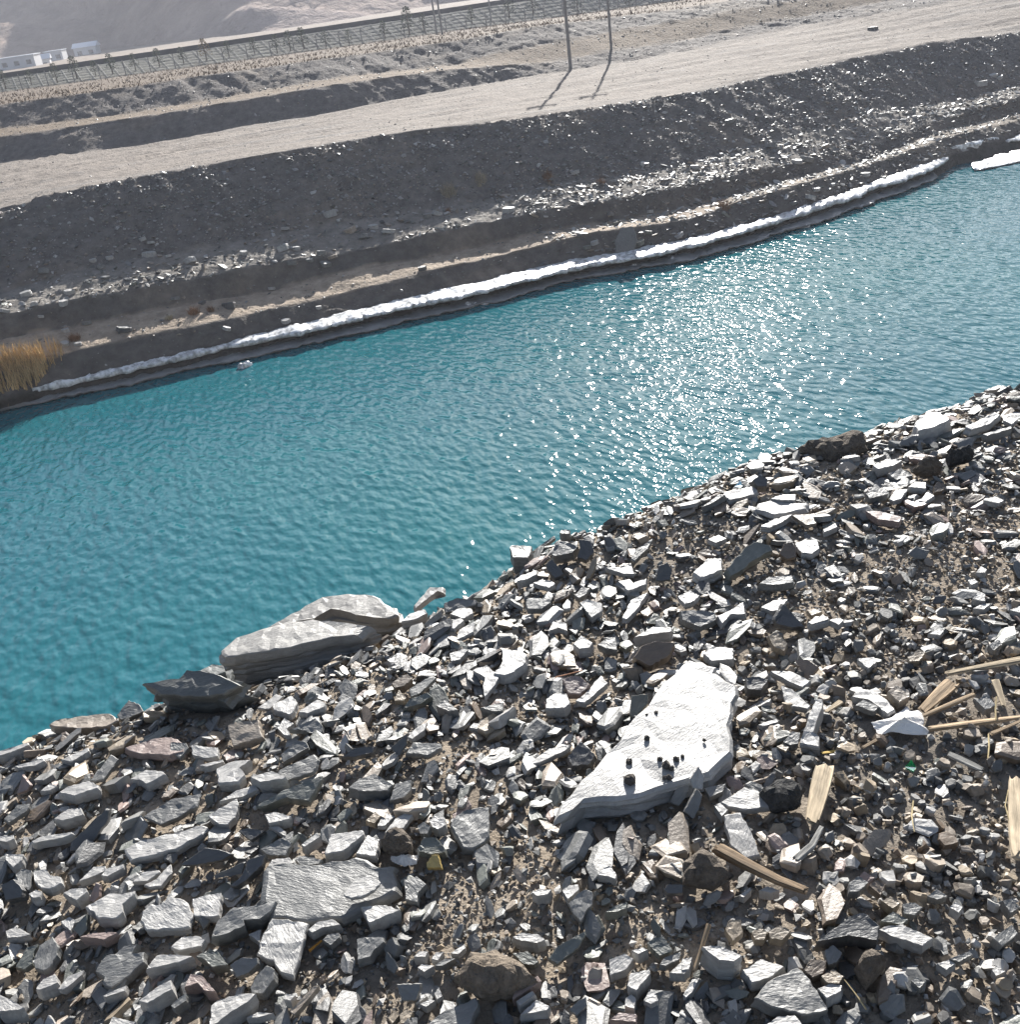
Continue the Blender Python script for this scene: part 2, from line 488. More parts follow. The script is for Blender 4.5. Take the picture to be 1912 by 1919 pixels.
HZ = np.minimum(HZ, 205 + 0.1 * (HZ - 205))
HC = np.array((0.21, 0.165, 0.145)) * (1 + 0.5 * fbm(HX * 0.012, HY * 0.012, 5))[..., None]
hk = np.clip(fbm(sk * 0.012, HY * 0.004 + 30, 4) * 5, 0, 1)[..., None]
HC = HC * (1 - 0.6 * hk) + np.array((0.33, 0.235, 0.17)) * 0.6 * hk
n1, n2 = HX.shape; idx = np.arange(n1 * n2).reshape(n1, n2)
q = np.stack([idx[:-1, :-1], idx[:-1, 1:], idx[1:, 1:], idx[1:, :-1]], -1).reshape(-1, 4)
o = add('hills', mesh_np('hills', np.stack([HX, HY, HZ], -1).reshape(-1, 3), q, HC.reshape(-1, 3), M_HILL, smooth=True)); o['kind'] = 'structure'

# water
b = MB()
b.v = [(-420, 4, 0), (600, 4, 0), (600, 60, 0), (-420, 60, 0)]; b.f = [(0, 1, 2, 3)]
o = b.obj('water', M_WATER); o['kind'] = 'structure'

# ------------------------------------------------------------------ near bank
EDGE_PX = [(-60,1420),(0,1402),(90,1360),(230,1330),(330,1300),(420,1290),(560,1245),(745,1180),(800,1140),(950,1075),(1000,1030),(1070,992),(1190,952),(1350,890),(1500,835),(1620,812),(1700,775),(1800,745),(1912,712),(1990,690)]
ZB = H - EYE
E3 = np.array([hit(x, y + 10, ZB) for x, y in EDGE_PX]); E3 = E3[np.argsort(E3[:, 0])]
def edge_v(u):
    u = np.asarray(u, float)
    e = np.interp(u, E3[:, 0], E3[:, 1])
    return e + 0.05 * fbm(u * 1.3, u * 0 + 4, 3)
SL = math.tan(math.radians(39))
def near_z(u, v):
    u = np.asarray(u, float); v = np.asarray(v, float)
    d = v - edge_v(u)
    r = 0.16
    drop = np.where(d < -r, 0, np.where(d > r, d, (d + r) ** 2 / (4 * r)))
    z = ZB - drop * SL
    z = z + fbm(u * 1.1 + 7, v * 1.1, 3) * 0.07 * np.clip(1 - d / 4, 0, 1) + fbm(u * 4 + 3, v * 4, 3) * 0.03
    return z

def near_hit(px, py, lift=0.0):
    d = ray(px, py); t = (ZB + lift - H) / d[2]
    for _ in range(12):
        z = float(near_z(d[0] * t, d[1] * t)) + lift
        t = 0.5 * t + 0.5 * (z - H) / d[2]
    return np.array([d[0] * t, d[1] * t, H + d[2] * t])

def soil_lumps(u, v):
    return fbm(u * 22, v * 22, 4, 0.65) * 0.022 - 0.004

def soil_grid(name, us, vs, fine):
    U, V = np.meshgrid(us, vs)
    Z = near_z(U, V)
    if fine:
        Z = Z + soil_lumps(U, V)
    else:
        Z = Z - 0.03
    c = np.array((0.30, 0.25, 0.195)) * (1 + 0.7 * fbm(U * 3, V * 3, 5, 0.65))[..., None]
    g = np.clip(fbm(U * 1.6 + 60, V * 1.6, 4) * 4 + 0.35, 0, 1)[..., None]
    c = c * (1 - 0.55 * g) + np.array((0.16, 0.15, 0.135)) * 0.55 * g
    n1, n2 = U.shape; idx = np.arange(n1 * n2).reshape(n1, n2)
    q = np.stack([idx[:-1, :-1], idx[:-1, 1:], idx[1:, 1:], idx[1:, :-1]], -1).reshape(-1, 4)
    o = add(name, mesh_np(name, np.stack([U, V, Z], -1).reshape(-1, 3), q, c.reshape(-1, 3), M_SOIL, smooth=True)); o['kind'] = 'structure'
    return o
soil_grid('near_bank', np.arange(-2.3, 6.2, 0.017), np.arange(0.0, 4.6, 0.017), True)
soil_grid('near_bank_slope', np.concatenate([np.linspace(-420, -8, 26), np.linspace(-7, 12, 90), np.linspace(14, 600, 40)]),
          np.concatenate([np.linspace(-60, -2, 12), np.linspace(-1.8, 20, 110)]), False)

# ------------------------------------------------------------------ slate shapes
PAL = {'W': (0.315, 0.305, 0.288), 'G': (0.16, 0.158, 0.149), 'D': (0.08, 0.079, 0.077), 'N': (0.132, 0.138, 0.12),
       'B': (0.15, 0.112, 0.08), 'R': (0.25, 0.185, 0.16), 'T': (0.27, 0.215, 0.15), 'Y': (0.42, 0.30, 0.10), 'K': (0.26, 0.215, 0.168)}

def slate_mesh(name, poly, t, col, mat, seed, clod=False):
    """irregular slab: poly (n,2) in metres round its centroid, t thickness, top face at z = 0"""
    R = np.random.default_rng(seed)
    P = []
    n = len(poly); size = np.sqrt(max(1e-6, 0.5 * abs(np.dot(poly[:, 0], np.roll(poly[:, 1], -1)) - np.dot(poly[:, 1], np.roll(poly[:, 0], -1)))))
    per = sum(np.linalg.norm(poly[i] - poly[(i + 1) % n]) for i in range(n))
    for i in range(n):
        a, c = poly[i], poly[(i + 1) % n]
        e = c - a; ln = np.linalg.norm(e)
        m = int(np.clip(round(ln / per * 30), 2, 8))
        nn = np.array([e[1], -e[0]]) / max(ln, 1e-9)
        for k in range(m):
            s = k / m
            j = (R.random() - 0.5) * 0.055 * size * (0.5 if k == 0 else 1)
            P.append(a + e * s + nn * j)
    P = np.array(P); m = len(P); c0 = P.mean(0)
    ang = R.random() * 6.28
    sd = np.array([math.cos(ang), math.sin(ang)])
    verts = []; ringoff = []
    def relief(q, k):
        w = fbm(q[:, 0] / size * 2.3 + seed * 1.7, q[:, 1] / size * 2.3, 3)
        if clod:
            return (w * 0.5 + fbm(q[:, 0] / size * 6 + seed, q[:, 1] / size * 6, 3) * 0.22) * size * k
        st = np.round((w + 0.22 * (q @ sd) / size) * 6) / 6      # cleavage steps
        w2 = fbm(q[:, 0] / size * 7 + seed, q[:, 1] / size * 7, 2)
        return (st * 0.07 + w * 0.035 + w2 * 0.022) * size * k * (1.0 if size < 0.12 else 0.62)
    flare = R.uniform(-0.06, 0.13)
    K = 3 if t < 0.02 else (4 if t < 0.05 else 11)
    rag = 0.05 if t > 0.1 else 0.025
    lay = [(R.random(m) - 0.5) * rag + (R.random() - 0.5) * 0.08 for _ in range(K + 1)]
    for k in range(K, -1, -1):                       # bottom ring up to the rim
        f = k / K
        s = 1 + flare * f + (lay[k] if 0 < k else 0)
        if k == K: s = s * 0.93
        if clod: s = s * (1 - 0.5 * (f - 0.35) ** 2)
        q = c0 + (P - c0) * np.reshape(s, (-1, 1))
        zz_ = np.full(m, -t * f)
        if k == 0: zz_ = zz_ + np.minimum(relief(q, 1.0), 0) - 0.05 * t
        verts.append(np.column_stack([q, zz_]))
    rim = c0 + (P - c0) * 0.955
    rv = relief(rim, 0.8) * (0.4 if not clod else 1) + (0.02 * t)
    verts.append(np.column_stack([rim, rv]))
    nrg = len(verts)
    # inner points of the top face on a jittered grid, joined by constrained triangulation
    stp = size / (4.6 if size < 0.07 else 7.5 if size < 0.16 else 11.0)
    lo_, hi_ = rim.min(0), rim.max(0)
    xs = np.arange(lo_[0], hi_[0], stp); ys = np.arange(lo_[1], hi_[1], stp)
    X, Y = np.meshgrid(xs, ys); X = X + (np.arange(len(ys)) % 2)[:, None] * stp * 0.5
    cand = np.column_stack([X.ravel(), Y.ravel()]) + (R.random((X.size, 2)) - 0.5) * stp * 0.55
    ins = np.zeros(len(cand), bool); j_ = m - 1
    shr = c0 + (P - c0) * 0.9
    for i_ in range(m):
        xi, yi = shr[i_]; xj, yj = shr[j_]
        ins ^= ((yi > cand[:, 1]) != (yj > cand[:, 1])) & (cand[:, 0] < (xj - xi) * (cand[:, 1] - yi) / (yj - yi + 1e-12) + xi)
        j_ = i_
    cand = cand[ins]
    allp = [Vector(p) for p in np.vstack([rim, cand])]
    res = delaunay_2d_cdt(allp, [], [list(range(m))], 1, 1e-9)
    bc = nrg * m
    extra = np.array([[p.x, p.y] for p in res[0]]); orig = res[3]
    ordn = [o_[0] if len(o_) else -1 for o_ in orig]
    mp_ = {}; inner = []
    for i_, o_ in enumerate(ordn):
        if 0 <= o_ < m: mp_[i_] = (nrg - 1) * m + o_
        else: mp_[i_] = bc + 1 + len(inner); inner.append(extra[i_])
    inner = np.array(inner) if inner else np.zeros((0, 2))
    dome = 0
    if len(inner):
        if clod:
            dd = np.array([np.min(np.linalg.norm(rim - p, axis=1)) for p in inner]); dome = 0.8 * t * np.sqrt(np.clip(dd / dd.max(), 0, 1))
        iz = relief(inner, 1.0) + dome + (R.random(len(inner)) - .5) * (0.012 if size < 0.1 else 0.004) * size
    V = np.vstack(verts + [np.array([[c0[0], c0[1], -t]])] + ([np.column_stack([inner, iz])] if len(inner) else []))
    Fc = []
    i0 = np.arange(m); i1 = (i0 + 1) % m
    for r in range(nrg - 1):
        a = r * m
        Fc.append(np.column_stack([a + i0, a + i1, a + m + i1])); Fc.append(np.column_stack([a + i0, a + m + i1, a + m + i0]))
    Fc.append(np.column_stack([np.full(m, bc), i1, i0]))
    sgn = np.dot(P[:, 0], np.roll(P[:, 1], -1)) - np.dot(P[:, 1], np.roll(P[:, 0], -1))
    tops_ = []
    for f_ in res[2]:
        q_ = [extra[i] for i in f_[:3]]
        w_ = (q_[1][0] - q_[0][0]) * (q_[2][1] - q_[0][1]) - (q_[1][1] - q_[0][1]) * (q_[2][0] - q_[0][0])
        g_ = [mp_[i] for i in f_[:3]]
        tops_.append(g_ if w_ * sgn > 0 else g_[::-1])
    if tops_: Fc.append(np.array(tops_))
    area = np.dot(P[:, 0], np.roll(P[:, 1], -1)) - np.dot(P[:, 1], np.roll(P[:, 0], -1))
    Fa = np.vstack(Fc)
    if area < 0: Fa = Fa[:, ::-1]
    cc = np.array(col) * (1 + 0.12 * (R.random() - 0.5))
    C = np.tile(cc, (len(V), 1)) * (1 + 0.25 * fbm(V[:, 0] / size * 3 + seed, V[:, 1] / size * 3, 3))[:, None]
    return mesh_np(name, V, Fa, C, mat)

TS = {'T1': (0, 1300, 5.975), 'T2': (320, 1300, 5.975), 'T3': (640, 1100, 5.975), 'T4': (640, 1400, 5.975), 'T5': (0, 1600, 5.975),
      'T6': (320, 1600, 5.975), 'T7': (640, 1600, 5.975), 'T8': (960, 1600, 5.975), 'U1': (940, 960, 5.975), 'U2': (1260, 860, 5.975),
      'U3': (1592, 700, 3.4125), 'U4': (1592, 1020, 3.4125), 'U5': (1280, 1150, 3.4125), 'U6': (1280, 1450, 3.4125), 'U7': (1280, 1600, 3.4125),
      'U8': (1592, 1600, 3.4125), 'R8': (800, 1150, 2.9415), 'R7': (0, 1050, 2.39), 'P': (0, 0, 1.0), 'Q': (1400, 1150, 3.734)}
STONES = """
T1 7 0 0 K 545,340 610,295 1100,225 1230,218 1330,300 1200,365 920,385 640,370 | long tan slab jutting out at the rim of the bank over the water
T1 4 20 0 G 1310,235 1440,70 1560,120 1605,195 1450,270 1350,290
T1 8 0 -6 W -40,650 320,545 330,570 180,635 0,690 -40,705
T1 5 2 0 R 1395,600 1740,490 1912,480 2080,560 2060,640 1900,690 1500,655 | wide pinkish grey slab below the dark ledge
T1 4 0 0 W 680,740 990,600 1000,640 800,760
T1 7 0 0 W 660,1100 760,1040 1000,975 1105,1020 1095,1050 830,1140
T1 6 0 0 W 1450,960 1640,850 1830,870 1850,900 1640,1010 1560,960
T1 3 12 8 G 1000,980 1240,680 1330,730 1160,960
T1 7 2 0 W 600,1400 760,1290 900,1270 940,1350 700,1420
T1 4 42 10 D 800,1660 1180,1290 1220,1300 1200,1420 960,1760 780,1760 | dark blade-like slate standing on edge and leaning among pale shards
P 5 2 0 W 233,1590 262,1575 350,1555 372,1545 390,1550 380,1562 330,1590 245,1612 | long pale slate bar left of the half-buried flat slab
P 4 14 5 G 268,1530 320,1497 378,1487 370,1510 325,1535 300,1545
T1 5 3 0 W 350,1650 480,1590 800,1550 820,1565 700,1610 370,1670
T1 3 15 8 G 40,1400 200,1240 340,1230 300,1310 100,1440
T1 6 0 0 W -20,1600 150,1580 160,1620 80,1660 -20,1640
T1 4 4 0 W 160,810 480,720 500,750 400,800 200,830
T1 3 40 0 R 190,1120 250,905 340,1020 300,1080
T1 3 4 0 W 450,1090 560,1000 640,1030 560,1080
T2 6 17 -4 K 640,350 970,280 1030,480 700,585 655,480 | tan ribbed block below the layered boulder
T2 5 0 0 W 1140,120 1350,20 1420,90 1380,190 1340,230 1150,180
T2 5 0 0 W 1430,200 1650,60 1730,100 1715,145 1530,220
T2 3 4 0 W 970,160 1180,0 1260,30 1100,170
T2 5 24 8 G 1340,400 1620,270 1700,360 1690,470 1450,400
T2 4 8 0 W 230,570 400,590 530,600 530,700 400,720 240,680
T2 7 1 0 W 510,840 640,770 800,740 900,740 770,830 830,910 760,980 530,1000
T2 9 0 0 W 890,930 1130,865 1290,930 1270,950 1000,985
T2 3 15 5 G 1210,850 1600,680 1650,740 1600,870 1300,970 1210,900
T2 8 24 5 N 960,1250 1300,1060 1690,915 1690,960 1550,1200 1300,1160 1000,1270 | large greenish grey wedge with a dark underside
T2 3 2 0 W 540,1200 740,1080 940,1020 985,1070 800,1150
T2 5 8 4 W 410,1360 740,1170 760,1240 720,1380 640,1460 540,1460
T2 6 0 0 W 1050,1350 1160,1320 1350,1370 1330,1400 1100,1450
T2 3 2 0 W 1090,1490 1200,1480 1290,1540 1285,1590
T2 4 15 0 G 0,540 170,550 200,600 100,720 0,660
T2 6 20 4 G 1000,1740 1240,1610 1360,1660 1290,1810 1080,1800
T2 6 36 0 D 100,1912 380,1720 550,1740 700,1790 600,1850 300,1912
P 7 0 0 W 608,1600 620,1563 680,1555 682,1563 643,1594
T2 6 3 0 W 1460,1690 1640,1550 1670,1600 1500,1710
T2 5 20 4 G 1230,680 1410,520 1520,540 1545,600 1260,770
T2 4 2 0 W 320,800 580,735 590,760 400,815
T2 4 4 0 W 1190,380 1270,270 1380,330 1300,390 1350,470 1270,460
T2 4 25 4 D 760,1530 860,1500 1060,1530 900,1640
T3 5 5 -8 W 810,210 990,0 1130,0 1140,60 1080,40 900,180 830,240
T3 7 0 0 W 670,390 760,300 930,245 965,290 830,360
T3 6 25 0 G 1150,180 1300,120 1520,150 1510,200 1400,230 1160,290
T3 4 0 0 W 1210,300 1300,240 1450,235 1480,290 1370,350
T3 4 3 0 W 1110,410 1340,345 1370,380 1260,465 1180,450
T3 3 4 0 W 1280,600 1320,480 1490,380 1480,500
T3 4 3 0 W 1210,740 1380,690 1420,700 1330,810 1230,830
R8 6 0 0 W 410,190 480,200 550,220 545,270 480,320 430,340 370,330 420,260
R8 4 3 0 W 250,310 330,280 400,340 380,390 320,460 310,400 320,350
T3 6 15 0 B 560,1080 650,1000 740,970 790,1030 700,1110 600,1130
T3 3 15 5 G 760,1140 1000,990 1060,1010 870,1200 780,1230
T3 6 25 5 N 690,1360 760,1260 960,1180 1010,1220 900,1300
T3 4 10 0 T 590,1270 640,1150 730,1240 700,1270
T3 8 10 0 G 1060,1330 1160,1260 1310,1380 1200,1390
T3 8 10 0 G 1560,1350 1810,1290 1810,1380 1700,1390
T3 4 4 0 W 740,1680 830,1580 960,1510 930,1600 790,1700
T3 4 0 0 W 1430,1570 1480,1520 1620,1550 1540,1590
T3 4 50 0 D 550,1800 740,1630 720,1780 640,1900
T3 4 12 0 G 720,1860 800,1740 1100,1750 1110,1800 960,1880 860,1860
T3 5 26 0 D 0,1900 160,1800 380,1780 350,1850 150,1900
R8 17 2 0 W 690,1135 790,1010 900,880 1060,700 1250,440 1420,270 1450,250 1520,262 1590,290 1610,340 1715,385 1690,480 1680,760 1560,880 1280,970 1040,1020 850,1045 | largest white slab of slate, long and tapering, with small dark clods on it
R8 7 0 0 W 655,520 660,470 700,440 770,440 790,490 760,520
R8 5 22 0 R 750,360 800,340 850,345 900,390 850,440 780,440 | reddish brown stone wedged above a curved white shard
R8 4 0 0 W 820,480 870,440 960,340 1000,380 930,440 870,490 | curved white shard beside a reddish brown stone
R8 3 0 0 W 910,560 930,530 970,560 950,590
R8 5 28 5 N 1120,560 1130,450 1220,440 1220,490 1150,570 | greenish upright block against the edge of the largest white slab
R8 3 4 0 W 545,835 680,740 790,720 770,750 620,820
R8 6 22 0 D 775,790 850,700 930,780 900,830 800,840
T4 6 12 8 G 1225,880 1290,760 1400,690 1650,660 1660,1000 1600,1060 1480,1130 1360,1120 1300,1000 | broad grey plate with a rough face leaning above dark pebbles
R8 3 4 0 K 1090,1050 1150,1025 1190,1040 1150,1070
R8 4 48 0 G 1340,1040 1390,920 1450,950 1430,1010 1390,1060 | pointed grey shard propped upright on the foot of the largest white slab
R8 4 48 5 G 1420,1090 1490,960 1520,1000 1500,1080 1470,1130
R8 3 50 0 W 1450,910 1500,840 1530,900 1520,970 1470,960 | small white shard standing upright on the largest white slab
R8 4 6 0 W 1620,1040 1750,955 1820,970 1910,1060 1760,1080 1660,1060
R8 4 10 4 W 1640,1110 1730,1090 1800,1230 1840,1330 1760,1350 1680,1280 1650,1180 | long cracked pale stone above the brown driftwood stick
R8 4 15 0 G 1530,960 1650,935 1630,980 1560,1010
R8 9 34 0 B 1140,240 1180,180 1270,150 1370,160 1340,230 1230,290 | dark brown block upslope of the largest white slab
R8 6 2 0 W 1525,220 1560,180 1690,190 1690,250 1570,260
R8 7 3 0 W 810,165 850,120 915,160 900,185 840,195
R8 6 10 0 G 940,170 1000,130 1040,130 1050,200 990,190
U1 16 6 0 G 90,400 110,370 340,385 330,460 300,510 130,510 | blocky grey stone perched at the rim of the bank
U1 3 18 -10 G 340,440 590,260 600,290 400,430
U1 9 22 0 G 560,470 610,330 700,320 860,380 800,450 680,480 580,490
U1 8 8 0 G 650,230 670,195 770,200 760,240 690,240
U1 6 0 0 W 170,770 210,710 400,650 400,690 280,750
U1 4 0 0 W 350,790 440,755 560,765 600,800 540,845
U1 5 14 5 G 820,930 900,840 990,850 940,920 870,960
U1 5 15 5 G 1450,520 1500,420 1700,290 1640,400 1490,545
U1 4 8 0 W 1160,620 1330,610 1450,565 1490,690 1380,690 1250,650
U1 5 30 0 T 930,760 1000,560 1070,480 1060,600 990,740
U1 5 2 0 W 1380,850 1500,780 1630,740 1620,800 1420,880
U1 4 4 0 W 1350,1190 1450,980 1640,890 1520,1080 1400,1200
U1 6 10 0 W 870,1010 960,970 1130,1020 1130,1100 1010,1180 930,1080
U1 5 14 0 G 270,1020 300,960 540,960 550,1010 450,1080 290,1080
U1 3 2 0 W 680,1050 740,970 775,1000 770,1070 700,1080
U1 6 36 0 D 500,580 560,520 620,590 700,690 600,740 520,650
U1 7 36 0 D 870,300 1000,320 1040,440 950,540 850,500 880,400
U1 8 4 0 W 1480,1400 1700,1280 1912,1290 1912,1330 1650,1370
U1 4 3 0 W 520,1330 580,1220 730,1240 740,1330 640,1290
U1 6 45 0 D 1730,770 1760,600 1860,560 1912,640 1890,760
U2 10 30 10 N 610,1230 830,980 960,920 1100,960 1130,1020 900,1140 760,1260 660,1310 | long dark green-grey slab tilted steeply, with split layers
U2 7 2 0 W 235,1280 400,1110 550,1110 560,1240 400,1310 320,1330
U2 6 36 0 B 1200,1060 1260,940 1340,930 1390,1000 1390,1100 1280,1120 | rounded red-brown stone beside the long dark green-grey slab
U2 5 0 0 W 1370,950 1480,910 1620,900 1650,1000 1570,1060 1450,1050
U2 4 0 0 W 930,560 960,500 1100,470 1200,480 1390,500 1510,490 1500,560 1300,600 1150,620
U2 6 0 0 W 1100,440 1240,400 1390,400 1380,460 1200,460
U2 5 8 0 W 570,400 720,340 900,305 960,350 930,400 640,460
U2 6 8 -10 G 330,540 540,390 590,400 440,500
U2 5 3 0 W 985,760 1150,670 1350,620 1240,700 1090,770
U2 3 6 0 K 1340,630 1600,610 1590,680 1620,720 1500,740
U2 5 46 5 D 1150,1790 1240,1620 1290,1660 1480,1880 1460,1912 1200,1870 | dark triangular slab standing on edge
U2 4 2 0 W 990,1660 1140,1580 1300,1570 1200,1690 1100,1700
U2 5 2 0 W 500,1760 640,1700 800,1600 820,1730 650,1740 560,1840
U2 6 22 0 G 90,1700 300,1690 480,1720 490,1800 320,1880 110,1800
U2 6 12 0 G 970,1400 1080,1320 1340,1300 1360,1380 1200,1410
U2 5 5 0 W 60,1540 200,1470 310,1530 250,1590 140,1630
U2 4 2 0 W 400,900 520,850 610,890 490,940
U2 4 0 0 W 1690,790 1830,720 1850,760 1700,820
U2 9 36 0 D 900,240 980,180 1070,220 1060,310 960,310
U2 5 0 0 W 1520,1830 1690,1740 1760,1790 1560,1850
U2 4 4 0 T 1510,1690 1600,1680 1680,1710 1560,1750
U3 11 0 0 W 410,330 460,270 500,245 570,245 645,295 550,340 440,370 | thick white block standing proud at the rim of the bank
U3 6 3 0 W 740,345 930,245 965,260 900,320 780,360
U3 6 3 0 G 850,390 1040,335 1040,350 880,400
U3 7 0 0 W 150,590 240,545 340,555 280,590 180,610
U3 5 14 0 G 245,640 330,605 410,650 300,680
U3 5 0 0 W 375,725 420,690 490,695 490,735
U3 4 0 0 W 255,800 300,740 375,740 330,800 280,815
U3 6 12 0 G 105,770 150,730 240,740 250,770 130,800
U3 6 3 0 R 105,880 200,880 340,920 320,950 180,930 | pale pinkish stone with a split end
U3 3 0 0 W 445,815 500,755 545,780 490,820
U3 5 25 0 B 540,720 570,690 620,720 600,750 545,760
U3 4 0 0 W 855,810 930,785 990,810 960,830
U3 8 10 0 B 410,600 470,550 600,570 590,600 480,610 clod
U3 9 20 0 D 620,520 720,480 800,480 800,520 640,560 clod
U3 4 0 0 W 985,300 1020,280 1080,290 1040,325
P 8 8 0 B 1497,834 1560,818 1620,813 1625,835 1560,855 clod
U3 4 0 0 W 860,110 950,75 1000,80 930,105
U4 4 0 0 W 810,180 840,140 880,160 870,180
U4 4 0 0 W 760,230 800,220 825,240 780,260
U4 4 3 0 W 50,730 160,720 180,750 120,795
U4 6 15 0 T 370,720 440,670 490,690 450,745 385,750
U4 7 15 0 K 245,940 300,900 380,930 390,970 320,1010
U4 5 0 0 W 15,970 60,920 150,935 230,985 295,1060 250,1085 120,990 | bright white rounded stone close to the crumpled tissue
U4 4 12 0 G 40,1030 90,990 190,1040 160,1070
U4 5 15 0 G 890,640 960,605 980,640 920,680
U4 4 0 0 W 790,410 850,380 905,380 860,415
U4 6 8 0 W 785,350 830,300 870,320 870,365
U4 4 0 0 W 1025,420 1092,395 1110,440
U4 4 10 0 G 990,565 1060,545 1092,560 1040,590
U4 3 0 0 W 505,570 560,548 605,552 580,580
U4 5 14 0 G 810,1000 880,955 940,1030 870,1060
U5 4 4 0 W 560,365 680,365 820,430 770,470 690,440
U5 4 6 0 W 630,460 700,480 820,590 800,610 710,590 660,600
U5 9 8 -8 W 745,830 790,700 850,540 895,545 890,600 830,760 875,790 870,855 800,840 | narrow white upright block beside the weathered plank pieces
U5 5 20 0 T 545,140 600,110 670,190 650,240 580,210
U5 6 14 0 G 640,820 700,750 750,760 740,830 690,840
U5 4 5 0 T 600,850 640,830 680,850 660,880
U5 4 0 0 W 795,60 850,15 930,20 930,50 850,70
U5 4 0 0 W 935,40 1000,25 1030,40 1000,70
U5 6 30 0 D 590,60 640,0 720,20 780,80 700,90
U5 8 20 0 D 400,410 480,400 550,420 500,490 410,480
U5 3 2 0 W 480,710 600,670 610,690 510,720
U6 5 2 0 W 200,200 240,185 290,230 250,270
U6 9 18 0 D 500,100 640,10 780,80 740,180 580,210 clod
U6 9 18 0 B 0,560 120,460 220,540 330,640 200,720 0,680 clod
U6 4 3 0 W 360,780 430,725 440,740 390,790
U6 5 3 0 W 485,745 540,718 620,745 560,760
U6 6 15 0 T 270,990 300,930 370,930 385,1010 320,1070 | oval tan cobble below the brown driftwood stick
U6 6 15 0 T 440,1010 490,970 545,1010 520,1060 460,1060
U6 6 15 0 T 545,1010 620,965 695,1000 640,1060 560,1050
U7 12 3 4 W 120,590 230,585 380,650 330,690 230,680 | chunky grey block with a flat white top next to a small stick
U7 5 0 0 W 380,740 500,670 650,720 560,790 440,820
U7 7 8 5 G 460,920 540,820 730,725 790,770 930,980 930,1000 800,1030 600,985 | big smooth pale grey triangular slab
U7 6 0 0 W 860,860 950,825 1020,840 1010,880 920,920
U7 6 8 0 T 885,780 960,735 1030,780 1000,830 920,820
U7 7 15 0 B 770,740 820,670 920,680 900,760 830,790
U7 6 15 0 G 905,620 960,580 1020,630 990,690 930,710
U7 7 0 0 W 530,1095 600,1040 720,1030 770,1095
U7 4 2 0 W 0,900 60,800 110,790 60,880 20,920
U7 5 0 0 W -10,740 -5,670 60,660 40,740
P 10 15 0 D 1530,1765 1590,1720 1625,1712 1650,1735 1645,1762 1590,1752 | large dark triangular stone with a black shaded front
U8 6 5 0 W 180,480 250,455 340,450 540,540 470,590 390,560 280,530
U8 5 15 0 N 200,430 280,365 380,420 340,450
U8 6 14 0 G 0,180 60,140 125,180 60,240 0,240
U8 6 10 0 T 205,300 260,270 330,310 280,350
U8 6 18 0 B 125,200 170,165 235,190 200,260
U8 6 14 0 G 340,320 420,310 470,340 420,390 350,380
U8 6 12 6 G 915,540 1040,450 1080,510 980,590 | brick-shaped grey stone on sandy gravel
U8 6 6 0 W 640,340 680,305 725,340 700,375
U8 4 0 0 W 560,700 640,675 680,700 620,740
U8 5 12 0 G 640,670 770,620 790,640 700,690
U8 11 15 0 B 40,700 110,605 240,690 200,740 120,830 clod
U8 5 10 0 G 395,810 430,785 485,820 450,860
U8 4 2 0 W 910,740 950,710 1000,750 940,780
U8 5 14 0 G 500,270 560,220 630,270 560,290
U8 6 16 0 G 980,300 1040,280 1092,340 1030,380
P 6 8 3 G 499,1630 505,1620 545,1618 600,1618 640,1612 665,1604 700,1622 735,1622 730,1640 740,1668 690,1690 640,1720 575,1728 512,1718 492,1690 | large flat grey slate slab half buried, with thin white flakes peeling from it
T7 2 1 0 W 20,450 140,290 330,230 440,320 370,400 240,470 100,500 | thin white sheet lying on the large half-buried flat slab
T4 9 12 0 G 70,460 200,350 380,295 580,420 520,490 220,490
T4 5 16 4 G 540,600 600,410 780,360 780,480 700,560
T4 3 3 0 W 480,960 600,800 750,710 800,760 700,900
T4 4 10 0 T 270,820 380,720 440,770 370,850
T4 3 0 0 W 400,880 470,730 600,770 480,880
T4 8 15 0 B 430,1050 560,940 690,920 790,1010 790,1130 600,1180 450,1120 clod | rough brown porous lump behind a small crumpled tissue
T4 5 0 0 W 160,1190 290,980 430,1030 380,1220
T4 6 8 0 W 980,820 1060,760 1160,790 1170,870 1080,920 1020,890 | rounded white pebble with a rusty stain
T4 6 18 0 G 850,880 920,830 1000,890 960,970 880,970
T4 7 22 0 N 840,1150 920,1000 1060,1010 1150,1110 1160,1180 1000,1200
T4 6 34 0 Y 950,1300 1010,1210 1080,1200 1120,1350 960,1350 | yellow ochre stone beside a small crumpled tissue
T4 5 10 0 G 700,1480 840,1440 950,1530 860,1620 850,1740 720,1700
T7 8 0 0 W 215,590 500,570 660,630 500,690 310,770
T7 6 10 0 G 170,950 260,930 470,930 480,980 380,1060 320,1150 180,1190
T7 5 0 0 W 850,1270 900,1230 1040,1250 930,1320
T7 5 0 0 W 810,1150 870,1090 970,1090 940,1150
T7 4 0 0 W 1010,1170 1060,1100 1140,1100 1080,1190
T7 4 8 0 G 1040,1250 1160,1170 1280,1170 1130,1250
T7 3 0 0 W 1220,1110 1380,1010 1390,1050 1310,1120
P 10 14 0 K 848,1830 880,1785 930,1778 975,1800 1010,1835 960,1860 900,1865 clod | broad pale brown lump of dried mud with a white chip on top
T7 3 0 0 W 1600,1240 1650,1210 1730,1250 1700,1280 | white chip resting on the broad lump of dried mud
P 6 10 0 G 795,1924 830,1895 870,1880 893,1868 898,1880 885,1910 880,1924
T7 5 36 0 G 620,1460 880,1450 880,1520 830,1640 690,1640 650,1560
T7 3 0 0 W 830,1670 950,1570 960,1590 880,1650
T7 4 0 0 W 880,1680 1000,1620 1050,1640 950,1710
T7 3 5 0 W 1040,1560 1090,1490 1130,1590 1070,1630
